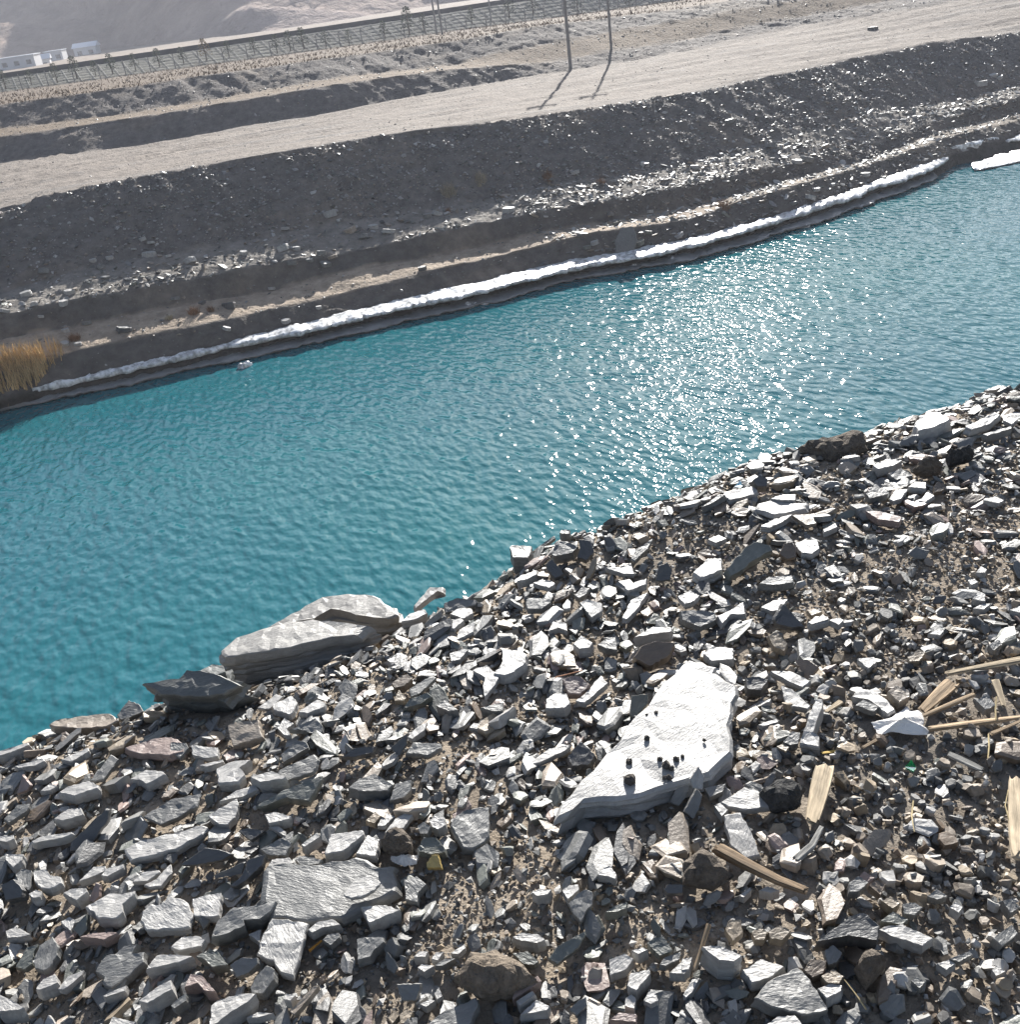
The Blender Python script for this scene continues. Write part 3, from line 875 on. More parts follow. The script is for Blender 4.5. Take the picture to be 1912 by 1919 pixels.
T7 4 10 0 T 650,1800 720,1740 800,1760 740,1890 660,1900
T7 4 10 0 T 520,1830 600,1740 650,1800 570,1900
T8 7 18 0 G 630,560 720,450 830,390 900,420 900,560 830,640 770,760 680,660 | blue-grey pointed stone leaning on bare gravel
T8 7 14 0 N 1040,650 1180,570 1290,540 1280,610 1150,650
T8 6 26 5 N 410,1170 500,1040 820,860 830,900 740,1050 500,1240
T8 7 6 0 W 0,930 100,880 300,900 370,960 280,1000 100,970
T8 6 10 0 W 1090,1360 1090,1180 1260,1110 1360,1170 1280,1290
T8 7 2 0 W 1290,1480 1320,1340 1540,1290 1550,1340 1390,1530
T8 6 0 0 W 1340,1080 1460,1045 1520,1070 1410,1120
T8 7 20 0 N 1510,1000 1580,930 1700,920 1800,1080 1650,1140
T8 5 3 0 W 950,230 1020,160 1100,125 1170,230 1160,280 1060,250
T8 5 0 0 W 560,400 640,350 740,340 750,400 620,510
T8 6 0 0 W 220,430 300,390 440,400 400,450 280,470
T8 5 0 0 W 90,1800 270,1630 420,1700 390,1750
T8 6 4 -4 W 45,1650 230,1530 260,1570 80,1700
T8 6 10 0 R 0,1600 60,1490 290,1360 330,1420 150,1540 0,1640
T8 5 26 0 G 640,1740 740,1640 830,1600 840,1700 720,1810
T8 5 4 0 W 1260,1700 1270,1610 1340,1570 1390,1620 1370,1730
T8 5 5 0 W 1470,1640 1530,1540 1600,1530 1640,1640 1550,1680
T8 6 10 0 R 1090,1850 1200,1770 1390,1790 1390,1880
T8 5 0 0 W 1760,1330 1912,1190 1960,1300 1930,1340
T8 5 12 4 G 1650,1240 1700,1160 1890,1090 1880,1170 1720,1250
T8 5 14 0 N 0,1110 180,1090 300,1200 250,1240 130,1230
T8 7 30 0 D 1700,400 1740,340 1912,340 1912,440 1740,440
T5 6 0 0 W 60,0 265,0 240,70 150,150 60,60
T5 5 10 0 G 170,230 240,160 350,180 350,360 320,410 230,350
T5 7 30 0 D 10,350 150,280 260,400 240,480 60,520
T5 6 2 0 W 370,190 510,165 560,230 680,260 700,330 560,390 460,380 380,300
T5 6 0 0 W 320,450 400,400 470,420 450,480 370,490
T5 8 3 0 W 705,440 800,390 960,380 980,420 860,520
T5 3 32 0 R 990,520 1070,320 1120,340 1110,470 1050,540
T5 8 0 0 W 950,590 1080,520 1220,440 1370,450 1510,410 1480,470 1370,560 1380,650 1300,720 1100,720 1040,640 | broad white slab with a chipped front edge left of the square pale slab
P 6 5 0 W 267,1707 283,1694 298,1695 320,1678 345,1685 362,1710 355,1735 335,1740 275,1742 262,1725
T6 5 4 0 W 240,500 400,460 560,430 540,690 400,700 260,690
T5 4 32 0 N 820,840 900,740 970,670 970,850 900,930
T5 3 0 0 W 680,760 780,700 860,750 790,860
T5 5 10 0 G 360,1200 440,1020 590,920 660,1040 640,1130 560,1260 480,1310 390,1280 | smooth grey oval stone crossed by a dark band
T5 4 16 0 N 170,1270 300,1040 430,1010 380,1100 360,1230 280,1290
T5 4 0 0 W 60,860 160,825 240,840 340,900 250,925 80,935
T5 5 12 0 G 1060,1310 1190,1130 1290,1120 1390,1020 1540,1000 1480,1110 1610,1090 1610,1200 1460,1350 1240,1500 1150,1450 1170,1380
P 7 0 0 W 273,1816 293,1790 320,1788 362,1792 335,1803 300,1810
T5 7 0 0 W 400,1510 480,1400 620,1345 650,1440 560,1480 440,1520
T5 4 3 0 W 650,1510 760,1370 940,1300 920,1350 780,1470 700,1520
T5 9 0 0 W -30,1560 60,1600 270,1720 210,1750 -30,1760
T5 5 2 0 W 1150,1590 1300,1520 1420,1470 1400,1530 1180,1600
T5 8 3 0 W 1550,1650 1800,1460 1912,1410 1930,1510 1650,1670
T5 5 0 0 W 1210,1920 1260,1820 1520,1880 1500,1920
T5 6 4 0 R 890,930 1000,890 1250,870 1320,880 1160,960 1090,940
T5 5 2 0 W 880,310 1050,140 1180,130 1190,180 1040,250 960,280
T5 5 2 0 W 1130,240 1200,160 1390,110 1380,150 1200,250
T5 3 4 0 W 1480,310 1600,200 1780,180 1790,200 1650,300
T5 3 0 0 W 1610,350 1750,280 1840,180 1912,110 1930,200 1800,360 1680,370
T6 5 0 0 W 0,1040 120,930 310,915 390,960 340,1030 90,1080
T6 9 12 4 G 450,930 520,750 700,600 960,570 1190,530 1120,650 1000,730 820,740 830,800 600,900 | bulky grey boat-shaped stone beside the large half-buried flat slab
T6 6 6 5 W 1130,720 1250,720 1540,780 1480,1000 1390,1300 1380,1370 1240,1330 1150,1190 1050,1170 970,1110 1030,880 | square pale slab with a faint crack, leaning at the corner of the half-buried flat slab
T6 7 12 0 N 280,1140 350,1100 520,1090 640,1240 540,1250 460,1270 380,1180
T6 6 26 0 G 660,1240 780,1160 970,1160 980,1220 870,1330 740,1380
T6 7 15 0 G 890,1500 960,1360 1080,1240 1160,1290 1160,1400 1030,1560 900,1560
T6 10 2 4 W 430,1920 450,1700 520,1640 790,1560 960,1560 870,1650 700,1750 520,1900 | thick pale slab below the square pale slab
T6 7 6 0 R 150,1490 220,1340 350,1360 500,1540 380,1530 300,1440
T6 6 12 0 G 0,1700 100,1600 180,1560 170,1640 40,1730
T6 6 26 0 D 660,360 800,240 870,60 1060,0 1020,130 820,310 740,360 | dark pointed slate leaning on the corner of the half-buried flat slab
T6 4 50 0 D 480,240 820,90 830,110 800,220 500,280
T6 4 3 0 W 870,900 1010,840 1000,990
T6 4 2 0 W 850,1830 970,1770 1150,1780 960,1830
T6 6 2 0 W 1260,1620 1290,1560 1400,1580 1340,1640
T6 4 15 0 K 1330,1760 1600,1480 1660,1470 1560,1600 1380,1800
T6 5 3 0 W 1530,850 1640,760 1820,730 1900,790 1700,820 1580,880
T6 5 15 0 G 1700,960 1760,900 1880,880 1890,930 1790,1020
T6 5 3 0 W 1080,150 1130,60 1330,40 1380,100 1200,140
T6 4 12 0 G 1390,60 1480,20 1690,60 1660,110 1470,140
"""
LAND = [('the largest white slab', 1200, 1400), ('the layered boulder', 600, 1230), ('the crumpled tissue', 1690, 1360), ('the brown driftwood stick', 1425, 1635),
        ('the half-buried flat slab', 610, 1670), ('the square pale slab', 530, 1780), ('the big triangular slab', 1490, 1850), ('the broad mud lump', 930, 1825),
        ('the long tilted green-grey slab', 1410, 1050), ('the thick white block on the rim', 1750, 790), ('the small crumpled tissue', 760, 1612), ('the dark ledge', 340, 1285),
        ('the blue-grey pointed stone', 1090, 1690), ('the standing dark blade', 165, 1560), ('the large dark triangular stone', 1600, 1745), ('the banded oval stone', 85, 1790),
        ('the brick-shaped stone', 1885, 1752), ('the blocky rim stone', 975, 1035), ('the white curved shard', 1110, 1300)]
WORDS = {'W': 'pale grey', 'G': 'mid grey', 'D': 'dark charcoal', 'N': 'greenish grey', 'B': 'brown', 'R': 'pinkish', 'T': 'tan', 'Y': 'yellow', 'K': 'beige'}
HEROES = []      # (footprint polygon in u,v ; top height) for the rubble to keep clear of
pending = []
for si, ln in enumerate(STONES.strip().splitlines()):
    lab = None
    if '|' in ln: ln, lab = [s.strip() for s in ln.split('|')]
    w = ln.split(); clod = w[-1] == 'clod'
    if clod: w = w[:-1]
    ox, oy, s = TS[w[0]]
    t = float(w[1]) * 0.0044
    a, bb = math.radians(float(w[2])), math.radians(float(w[3]))
    pix = np.array([[float(q) for q in p.split(',')] for p in w[5:]]) / s + np.array([ox, oy])
    cpx = pix.mean(0)
    lift = t * 0.8 + 0.012 + 0.25 * abs(math.sin(a)) * 0.05
    if lab and ('resting on' in lab or 'lying on the large' in lab): lift += 0.034
    if lab and lab.startswith('small white shard standing'): lift += 0.05
    C = near_hit(cpx[0], cpx[1], lift)
    # tilt: a towards the viewer, bb towards the right
    n = Vector((0, 0, 1)) * 1.0 + (-fh) * math.tan(a) + rt * math.tan(bb)
    n.normalize()
    pts = []
    for (x, y) in pix:
        d = Vector(ray(x, y)); tt = (Vector(C) - Vector((0, 0, H))).dot(n) / d.dot(n)
        pts.append(Vector((0, 0, H)) + d * tt)
    ax = (max(pts, key=lambda p: (p - Vector(C)).length) - Vector(C)); ax = (ax - n * ax.dot(n)).normalized()
    ay = n.cross(ax)
    c3 = sum(pts, Vector()) / len(pts)
    poly = np.array([[(p - c3).dot(ax), (p - c3).dot(ay)] for p in pts])
    me = slate_mesh('stone', poly, t, (0.165, 0.14, 0.115) if clod and w[4] == 'B' else PAL[w[4]], M_CLOD if clod else M_SLATE, si + 11, clod)
    Mx = Matrix.Identity(4)
    for i in range(3):
        Mx[i][0] = ax[i]; Mx[i][1] = ay[i]; Mx[i][2] = n[i]; Mx[i][3] = c3[i]
    nm = 'earth_clod' if clod else 'slate_stone'
    o = add(nm, me); o.matrix_world = Mx
    HEROES.append((np.array([[p.x, p.y] for p in pts]), c3.z))
    ext = poly.max(0) - poly.min(0); big = max(ext)
    pending.append((o, lab, w[4], clod, big, max(ext) / max(1e-6, min(ext)), t / big, a, bb, cpx, len(pix)))
    if lab and lab.startswith('largest white slab of'): SLAB = (c3.copy(), n.copy(), ax.copy(), ay.copy())

def say(size, cc, shp, clod, pose, rim, tail):
    kind_ = 'earth lump' if clod else 'slate'
    l_ = f"{size} {WORDS[cc]} {shp} {kind_} {pose}{rim} {tail}"
    return l_ if len(l_.split()) <= 16 else f"{WORDS[cc]} {shp} {kind_} {pose}{rim} {tail}"
ORD = ['nearest', 'second nearest', 'third nearest', 'fourth nearest', 'fifth nearest', 'sixth nearest', 'seventh nearest', 'eighth nearest', 'ninth nearest', 'tenth nearest']
sets = {}
for (o, lab, cc, clod, big, asp, th, a, bb, cpx, nv) in pending:
    if lab is None:
        size = 'small' if big < 0.06 else ('medium' if big < 0.095 else 'large')
        shp = ('long narrow' if asp > 2.6 else 'three-sided' if nv == 3 else 'oblong' if asp > 1.7 else 'blocky' if th > 0.35 else 'squat')
        pose = 'standing on edge' if a > 0.7 else 'leaning' if a > 0.3 else 'tipped' if a > 0.12 else 'flat'
        d, nm, x, y = min((math.hypot(cpx[0] - x, cpx[1] - y), nm, x, y) for nm, x, y in LAND)
        rel = 'beside' if d < 75 else 'near' if d < 170 else 'apart from'
        rim = ' on rim' if cpx[1] < np.interp(cpx[0], [e[0] for e in EDGE_PX], [e[1] for e in EDGE_PX]) + 45 else ''
        g0 = near_hit(x, y)
        sets.setdefault((size, cc, shp, clod, pose, rim, nm), []).append((math.hypot(o.matrix_world[0][3] - g0[0], o.matrix_world[1][3] - g0[1]), o.name, o, rel))
    else:
        tag(o, lab, 'earth clod' if clod else 'stone', 'slate stones strewn over the near bank')
for (size, cc, shp, clod, pose, rim, nm), L_ in sets.items():
    L_.sort()
    for i, (d, _, o, rel) in enumerate(L_):
        tail = f"{rel} {nm}" if len(L_) == 1 else f"{ORD[min(i, 9)]} such to {nm}"
        tag(o, say(size, cc, shp, clod, pose, rim, tail), 'earth clod' if clod else 'stone', 'slate stones strewn over the near bank')

# big layered boulder and the dark ledge beside it, at the rim
def multi_slab(name, parts, col, label, tall):
    root_c = None; Vs = []; Fs = []; Cs = []; off = 0
    for k, (pix, t, a, lift) in enumerate(parts):
        pix = np.array(pix, float) / 2.39 + np.array([0, 1050])
        cpx = pix.mean(0); C = near_hit(cpx[0], cpx[1], lift)
        n = (Vector((0, 0, 1)) - fh * math.tan(math.radians(a))).normalized()
        pts = []
        for (x, y) in pix:
            d = Vector(ray(x, y)); tt = (Vector(C) - Vector((0, 0, H))).dot(n) / d.dot(n)
            pts.append(Vector((0, 0, H)) + d * tt)
        c3 = sum(pts, Vector()) / len(pts)
        ax = Vector((1, 0, 0)); ax = (ax - n * ax.dot(n)).normalized(); ay = n.cross(ax)
        poly = np.array([[(p - c3).dot(ax), (p - c3).dot(ay)] for p in pts])
        B = np.array([ax, ay, n]); nl = max(1, round(t / 0.03)); Rm = np.random.default_rng(40 + k + len(name))
        for j in range(nl):                      # split beds, each with its own outline
            sc = 1 + (Rm.uniform(-.10, .06) if j else 0) - 0.02 * j
            pj = poly * sc + Rm.normal(0, .012, poly.shape) * (j > 0)
            me = slate_mesh('tmp', pj, t / nl * 1.2, np.array(col) * Rm.uniform(.8, 1.15), None, 900 + k * 10 + j + len(name))
            v = np.empty(len(me.vertices) * 3); me.vertices.foreach_get('co', v); v = v.reshape(-1, 3)
            f = np.empty(len(me.loops), int); me.loops.foreach_get('vertex_index', f); f = f.reshape(-1, 3)
            cc = np.empty(len(v) * 4); me.color_attributes['col'].data.foreach_get('color', cc); cc = cc.reshape(-1, 4)[:, :3]
            Vs.append(v @ B + np.array(c3) - np.array(n) * (j * t / nl)); Fs.append(f + off); Cs.append(cc); off += len(v)
            bpy.data.meshes.remove(me)
        HEROES.append((np.array([[p.x, p.y] for p in pts]), c3.z))
    V = np.vstack(Vs); base = V.mean(0)
    o = add(name, mesh_np(name, V - base, np.vstack(Fs), np.vstack(Cs), M_SLATE), base)
    return tag(o, label, 'boulder')
multi_slab('layered_boulder', [
    ([(1200,300),(1300,240),(1440,165),(1560,148),(1640,152),(1700,170),(1750,205),(1785,245),(1740,262),(1640,250),(1480,215),(1400,260)], 0.16, 4, 0.125),
    ([(1390,262),(1470,225),(1640,215),(1735,235),(1690,280),(1560,285)], 0.14, 10, 0.085),
    ([(992,405),(1060,345),(1220,295),(1400,262),(1560,275),(1660,292),(1600,330),(1440,355),(1300,390),(1150,415),(1010,432)], 0.15, 2, 0.12),
    ], (0.215, 0.205, 0.188), 'big rounded boulder of layered grey rock overhanging the rim above the water', True)
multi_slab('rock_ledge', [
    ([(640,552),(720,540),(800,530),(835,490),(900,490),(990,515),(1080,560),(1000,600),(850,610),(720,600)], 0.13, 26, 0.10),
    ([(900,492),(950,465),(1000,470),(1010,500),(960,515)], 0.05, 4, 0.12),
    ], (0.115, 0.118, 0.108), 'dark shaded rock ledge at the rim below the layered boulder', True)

# clods of earth lying on the largest slab
for k, (x, y, r) in enumerate([(1265,545,.011),(1213,558,.007),(1215,685,.014),(1115,812,.014),(1117,915,.026),(1285,800,.011),(1375,800,.014),(1320,832,.02),(1410,785,.01),(1530,695,.008),(1310,905,.011),(1335,900,.014),(1350,850,.012)]):
    px, py = x / 2.9415 + 800, y / 2.9415 + 1150; r *= 0.6
    d = Vector(ray(px, py)); c3, n, ax, ay = SLAB
    tt = (c3 + n * (r * 0.4) - Vector((0, 0, H))).dot(n) / d.dot(n); p = Vector((0, 0, H)) + d * tt
    q = np.array([[math.cos(z) * r * random.uniform(.7, 1.1), math.sin(z) * r * random.uniform(.7, 1.1)] for z in np.linspace(0, 6.28, 7)[:-1]])
    o = add('earth_clod', slate_mesh('earth_clod', q, r * 0.7, (0.12, 0.108, 0.095), M_CLOD, 500 + k, True), p + n * (r * 0.2))
    tag(o, 'dark crumb of earth lying on the largest white slab' if r < .0145 else 'biggest dark clod lying on the largest white slab', 'earth clod', 'earth crumbs on the largest white slab')

# ------------------------------------------------------------------ rubble that nobody could count
def proto_slate(R, kind):
    n = R.integers(5, 8)
    an = np.sort((np.arange(n) + R.uniform(-.32, .32, n)) / n * 2 * np.pi)
    rad = R.uniform(.62, 1.0, n)
    el = R.uniform(1.15, 2.6) if kind == 'slate' else R.uniform(1.0, 1.35)
    th = R.uniform(.12, .42) if kind == 'slate' else R.uniform(.55, .85)
    x = np.cos(an) * rad * el ** .5; y = np.sin(an) * rad / el ** .5
    sl = R.uniform(-.25, .25, 2)
    inset = R.uniform(.72, .9)
    up = R.uniform(.55, 1.0, n) * th
    r0 = np.column_stack([x * R.uniform(.75, 1.05), y * R.uniform(.75, 1.05), np.full(n, -th)])
    r1 = np.column_stack([x + sl[0] * .2, y + sl[1] * .2, up * .35])
    r2 = np.column_stack([x * inset + sl[0], y * inset + sl[1], th * (.6 + .4 * (x * sl[0] + y * sl[1])) + R.uniform(-.05, .05, n)])
    V = np.vstack([r0, r1, r2]); Fc = []
    for i in range(n):
        j = (i + 1) % n
        Fc += [(i, j, n + j), (i, n + j, n + i), (n + i, n + j, 2 * n + j), (n + i, 2 * n + j, 2 * n + i)]
    for i in range(1, n - 1):
        Fc += [(0, i + 1, i), (2 * n, 2 * n + i, 2 * n + i + 1)]
    return V, np.array(Fc), th
PR = np.random.default_rng(21)
SLATES = [proto_slate(PR, 'slate') for _ in range(40)]
PEBS = [proto_slate(PR, 'peb') for _ in range(24)]

def proto_grit(R):
    V = np.array([(1, 0, 0), (0, 1, 0), (-1, 0, 0), (0, -1, 0), (0, 0, .6), (0, 0, -.6)], float) * R.uniform(.55, 1.1, (6, 1)) + R.uniform(-.18, .18, (6, 3))
    return V, np.array([(0, 1, 4), (1, 2, 4), (2, 3, 4), (3, 0, 4), (1, 0, 5), (2, 1, 5), (3, 2, 5), (0, 3, 5)]), .6
GRITS = [proto_grit(PR) for _ in range(24)]

# height map the stones pile up on
G0u, G0v, GS = -2.4, 0.0, 0.008
NU, NV = int(8.8 / GS), int(5.4 / GS)
gu = G0u + np.arange(NU) * GS; gv = G0v + np.arange(NV) * GS
HM = (near_z(gu[:, None], gv[None, :]) + soil_lumps(gu[:, None] + 0 * gv[None, :], gv[None, :] + 0 * gu[:, None])).astype(np.float32)
BASE = HM.copy()
MASK = np.zeros((NU, NV), bool)
for poly, z in HEROES:
    i0 = np.clip(((poly.min(0) - (G0u, G0v)) / GS).astype(int) - 1, 0, (NU - 1, NV - 1)); i1 = np.clip(((poly.max(0) - (G0u, G0v)) / GS).astype(int) + 2, 1, (NU, NV))
    if i1[0] <= i0[0] or i1[1] <= i0[1]: continue
    A, B = np.meshgrid(gu[i0[0]:i1[0]], gv[i0[1]:i1[1]], indexing='ij')
    ins = np.zeros(A.shape, bool); j = len(poly) - 1
    for i in range(len(poly)):
        xi, yi = poly[i]; xj, yj = poly[j]
        cnd = ((yi > B) != (yj > B)) & (A < (xj - xi) * (B - yi) / (yj - yi + 1e-12) + xi)
        ins ^= cnd; j = i
    MASK[i0[0]:i1[0], i0[1]:i1[1]] |= ins
for ln_, wp in ([((1547, 1439), (1521, 1549)), 34], [((1342, 1593), (1430, 1640)), 26], [((1430, 1640), (1515, 1676)), 24], [((1727, 1336), (1787, 1280)), 26], [((1772, 1266), (1935, 1236)), 16],
                [((1729, 1344), (1828, 1302)), 10], [((1738, 1369), (1916, 1346)), 12], [((1865, 1276), (1883, 1328)), 14], [((1904, 1460), (1915, 1615)), 32], [((1642, 1358), (1740, 1352)), 64], [((733, 1612), (786, 1612)), 34], [((1777, 1414), (1842, 1444)), 14], [((1690, 1440), (1720, 1440)), 24]):
    A_ = near_hit(*ln_[0])[:2]; B_ = near_hit(*ln_[1])[:2]; n_ = max(2, int(np.linalg.norm(B_ - A_) / GS * 2)); rr_ = max(1, int(wp / F * 2.3 * .5 / GS))
    for q_ in range(n_ + 1):
        c_ = A_ + (B_ - A_) * q_ / n_; i_ = ((c_ - (G0u, G0v)) / GS).astype(int)
        MASK[max(i_[0] - rr_, 0):i_[0] + rr_ + 1, max(i_[1] - rr_, 0):i_[1] + rr_ + 1] = True
# the strip just in front of each traced stone stays low so that it is not buried
SOILP = [(800,1440,70),(700,1435,45),(880,1690,110),(820,1780,90),(1150,1700,70),(1180,1765,60),(1110,1190,40),(1480,1105,90),(1700,1085,80),(1800,1050,100),(1860,950,80),
         (1750,1700,70),(1840,1640,70),(1000,1350,60),(1340,1010,50),(1840,1740,70),(1700,1870,50),(930,1560,60),(1010,1620,60),(1560,960,50),(1660,1240,40)]

def scatter(name, count, protos, smed, ssig, smin, smax, seed, label, cat_mat, dens, cols, tiltsd, region, embed, maskfrac):
    R = np.random.default_rng(seed)
    u = R.uniform(region[0], region[1], count); v = R.uniform(region[2], region[3], count)
    ev = edge_v(u)
    s = np.clip(smed * np.exp(R.normal(0, ssig, count)), smin, smax)
    keep = v < ev + 1.6
    keep &= (v < ev + 0.25) | (R.random(count) < 0.5)
    z0 = near_z(u, v)
    px, py = project(u, v, z0)
    # the rubble goes on beyond the photograph's frame, a little thinner
    inframe = (px > -160) & (px < 2080) & (py < 2080)
    keep &= inframe | ((px > -900) & (px < 3000) & (py < 2700) & (R.random(count) < 0.4))
    keep &= R.random(count) < dens(px, py, u, v, R, s)
    u, v, s, px, py = u[keep], v[keep], s[keep], px[keep], py[keep]
    order = np.argsort(s + R.normal(0, smed * 0.5, len(s)))
    Vs, Fs, Cs = [], [], []; off = 0; out = []
    for k in order:
        r = s[k]
        iu = int((u[k] - G0u) / GS); iv = int((v[k] - G0v) / GS); w = max(1, int(r * 0.8 / GS))
        a0, a1, b0, b1 = max(iu - w, 0), min(iu + w + 1, NU), max(iv - w, 0), min(iv + w + 1, NV)
        if a1 - a0 < 2 or b1 - b0 < 2: continue
        mk = MASK[a0:a1, b0:b1]
        if mk.mean() > maskfrac: continue
        hm = HM[a0:a1, b0:b1]
        gx_ = (hm[-1].mean() - hm[0].mean()) / (GS * (a1 - a0 - 1)); gy_ = (hm[:, -1].mean() - hm[:, 0].mean()) / (GS * (b1 - b0 - 1))
        gx_, gy_ = np.clip((gx_, gy_), -.7, .7)
        n = np.array([-gx_ + R.normal(0, tiltsd), -gy_ + R.normal(0, tiltsd), 1.0]); n /= np.linalg.norm(n)
        P, Fp, th = protos[R.integers(len(protos))]
        # long axes run along the fall of the bank on the slaty left, any way on the right
        lo = px[k] < 1250
        ang = R.normal(0.95, 0.5) if lo else R.uniform(0, 6.28)
        if R.random() < .5: ang += math.pi
        ax = np.array([math.cos(ang), math.sin(ang), 0]); ax -= n * ax.dot(n); ax /= np.linalg.norm(ax); ay = np.cross(n, ax)
        hgt = th * r
        zc = np.percentile(hm, 60) + hgt * embed
        zc = min(zc, BASE[iu if iu < NU else NU - 1, min(iv, NV - 1)] + 0.05)
        W = (P * r) @ np.array([ax, ay, n]) + np.array([u[k], v[k], zc])
        Vs.append(W); Fs.append(Fp + off); off += len(P)
        c = np.array(cols[R.integers(len(cols))]) * R.uniform(.75, 1.25)
        Cs.append(np.tile(c, (len(P), 1)))
        yy, xx = np.meshgrid(np.arange(b0, b1) - iv, np.arange(a0, a1) - iu)
        disc = (xx ** 2 + yy ** 2) <= w * w
        top = zc + hgt * 0.55 - (n[0] * xx + n[1] * yy) * GS / n[2]
        hm[disc] = np.maximum(hm[disc], np.minimum(top, hm + 0.02)[disc])
    me = mesh_np(name, np.vstack(Vs), np.vstack(Fs), np.vstack(Cs), cat_mat)
    o = add(name, me); o['kind'] = 'stuff'; o['label'] = label; o['category'] = cat
    return o
SC_ = [PAL['W']] * 2 + [PAL['G']] * 8 + [PAL['D']] * 3 + [PAL['N']] * 3 + [PAL['K']] * 2 + [PAL['B'], PAL['R'], PAL['T']]
GC_ = [PAL['G']] * 6 + [PAL['D']] * 2 + [PAL['W']] * 3 + [PAL['K']] * 4 + [PAL['T']] * 3 + [PAL['B']]
def soilness(px, py):
    m = np.zeros(len(px))
    for (x, y, r) in SOILP:
        m = np.maximum(m, np.exp(-((px - x) ** 2 + (py - y) ** 2) / (r * r)))
    return m
def d_slate(px, py, u, v, R, s):
    k = np.clip(0.8 + 1.2 * fbm(u * 2.2 + 5, v * 2.2, 3), 0.2, 1)
    k = k * (1 - 0.93 * soilness(px, py))
    right = np.clip((px - 1350) / 300, 0, 1) * np.clip((py - 1080) / 150, 0, 1)
    return k * (1 - 0.72 * right)
def d_peb(px, py, u, v, R, s):
    right = np.clip((px - 1300) / 250, 0, 1) * np.clip((py - 1050) / 150, 0, 1)
    return (0.06 + 0.94 * right) * (1 - 0.6 * soilness(px, py))
def d_grit(px, py, u, v, R, s):
    return np.clip(0.55 + 0.45 * soilness(px, py) + 0.3 * fbm(u * 3, v * 3, 2), 0, 1)
REG = (-2.2, 6.0, 0.35, 4.8)
cat = 'gravel'
scatter('grit', 330000, GRITS, 0.0055, 0.42, 0.003, 0.014, 31, 'fine gravel and slate chips covering the soil of the near bank', M_GRAVEL, d_grit, GC_, .25, REG, 0.25, 0.7)
cat = 'pebbles'
scatter('pebbles', 60000, PEBS, 0.0105, 0.38, 0.006, 0.03, 32, 'loose rounded pebbles among the slates of the near bank', M_GRAVEL, d_peb, GC_, .25, REG, 0.3, 0.35)
cat = 'rubble'
scatter('slate_rubble', 78000, SLATES, 0.0135, 0.52, 0.005, 0.045, 33, 'loose grey slate shards heaped over the near bank', M_STONE, d_slate, SC_, .24, REG, 0.35, 0.22)

# ------------------------------------------------------------------ wood, straw, litter on the near bank
def wood(name, pix, wpx, col, label, thick=0.5, lift=0.012, seed=0, group=None, cat='wood', ends=(0.0, 0.0), k=12):
    """weathered stick or plank along a line of photo pixels lying on the rubble"""
    R = np.random.default_rng(seed + 77)
    P = [Vector(near_hit(x, y, lift + (ends[0] if i == 0 else ends[1] if i == len(pix) - 1 else (ends[0] + ends[1]) / 2))) for i, (x, y) in enumerate(pix)]
    pts = []
    for i in range(len(P) - 1):
        m = 14 if len(P) == 2 else 8
        for j in range(m): pts.append(P[i].lerp(P[i + 1], j / m))
    pts.append(P[-1]); n = len(pts); c = sum(pts, Vector()) / n
    dist = (c - Vector((0, 0, H))).length
    w = wpx / F * dist * 0.5; th = w * thick
    prof = R.uniform(.78, 1.12, k); jag0 = R.uniform(0, 1, k) ** 2 * 0.10; jag1 = R.uniform(0, 1, k) ** 2 * 0.14
    L = (P[-1] - P[0]).length
    V = []; Fc = []
    for i, p in enumerate(pts):
        t = (pts[min(i + 1, n - 1)] - pts[max(i - 1, 0)]).normalized()
        sd = t.cross(Vector((0, 0, 1))).normalized(); up = sd.cross(t)
        s = i / (n - 1); tap = 0.9 + 0.22 * math.sin(s * 3 + seed) - 0.35 * max(0, s - .8) - 0.3 * max(0, .15 - s)
        for j in range(k):
            q = 2 * math.pi * j / k
            cx_ = math.copysign(abs(math.cos(q)) ** .55, math.cos(q)) * w * tap * (0.9 + 0.1 * prof[j]); cz_ = math.copysign(abs(math.sin(q)) ** .55, math.sin(q)) * th * prof[j] * tap
            sh_ = -jag0[j] * (i == 0) * -1 * L + (-jag1[j] * L if i == n - 1 else 0)
            V.append((p + sd * cx_ + up * (cz_ + th) + t * sh_ - c)[:])
    for i in range(n - 1):
        for j in range(k):
            a = i * k + j; b_ = i * k + (j + 1) % k
            Fc += [(a, b_, b_ + k), (a, b_ + k, a + k)]
    for i in range(1, k - 1):
        Fc += [(0, i + 1, i), ((n - 1) * k, (n - 1) * k + i, (n - 1) * k + i + 1)]
    V = np.array(V); stripe = 1 + 0.9 * (R.random(k) - .55)
    C = np.array(col) * np.tile(stripe, n)[:, None] * (1 + 0.3 * (R.random((n * k, 1)) - .5))
    me = mesh_np(name, V, np.array(Fc), C, M_WOOD)
    ax = (P[-1] - P[0]).normalized(); ay = Vector((0, 0, 1)).cross(ax).normalized(); az = ax.cross(ay)
    B = Matrix((ax, ay, az)).to_4x4()
    me.transform(B)
    o = add(name, me); o.matrix_world = Matrix.Translation(c) @ B.inverted()
    return tag(o, label, cat, group)
PALE = (0.42, 0.34, 0.235); TANW = (0.34, 0.25, 0.16); BRN = (0.19, 0.135, 0.085); GRYW = (0.24, 0.235, 0.22)
wood('wooden_stake', [(1547, 1439), (1521, 1549)], 31, PALE, 'short pale split stake with cracked grain lying below the white upright block', .35, .018, 1)
wood('driftwood_stick', [(1342, 1593), (1400, 1625), (1460, 1655), (1515, 1676)], 24, BRN, 'brown weathered driftwood stick with a frayed end across dark clods', .6, .035, 2, cat='stick')
wood('small_stick', [(1330, 1731), (1303, 1820)], 10, TANW, 'thin tan stick leaning on a chunky grey block', .8, .03, 3, cat='stick', ends=(.03, 0))
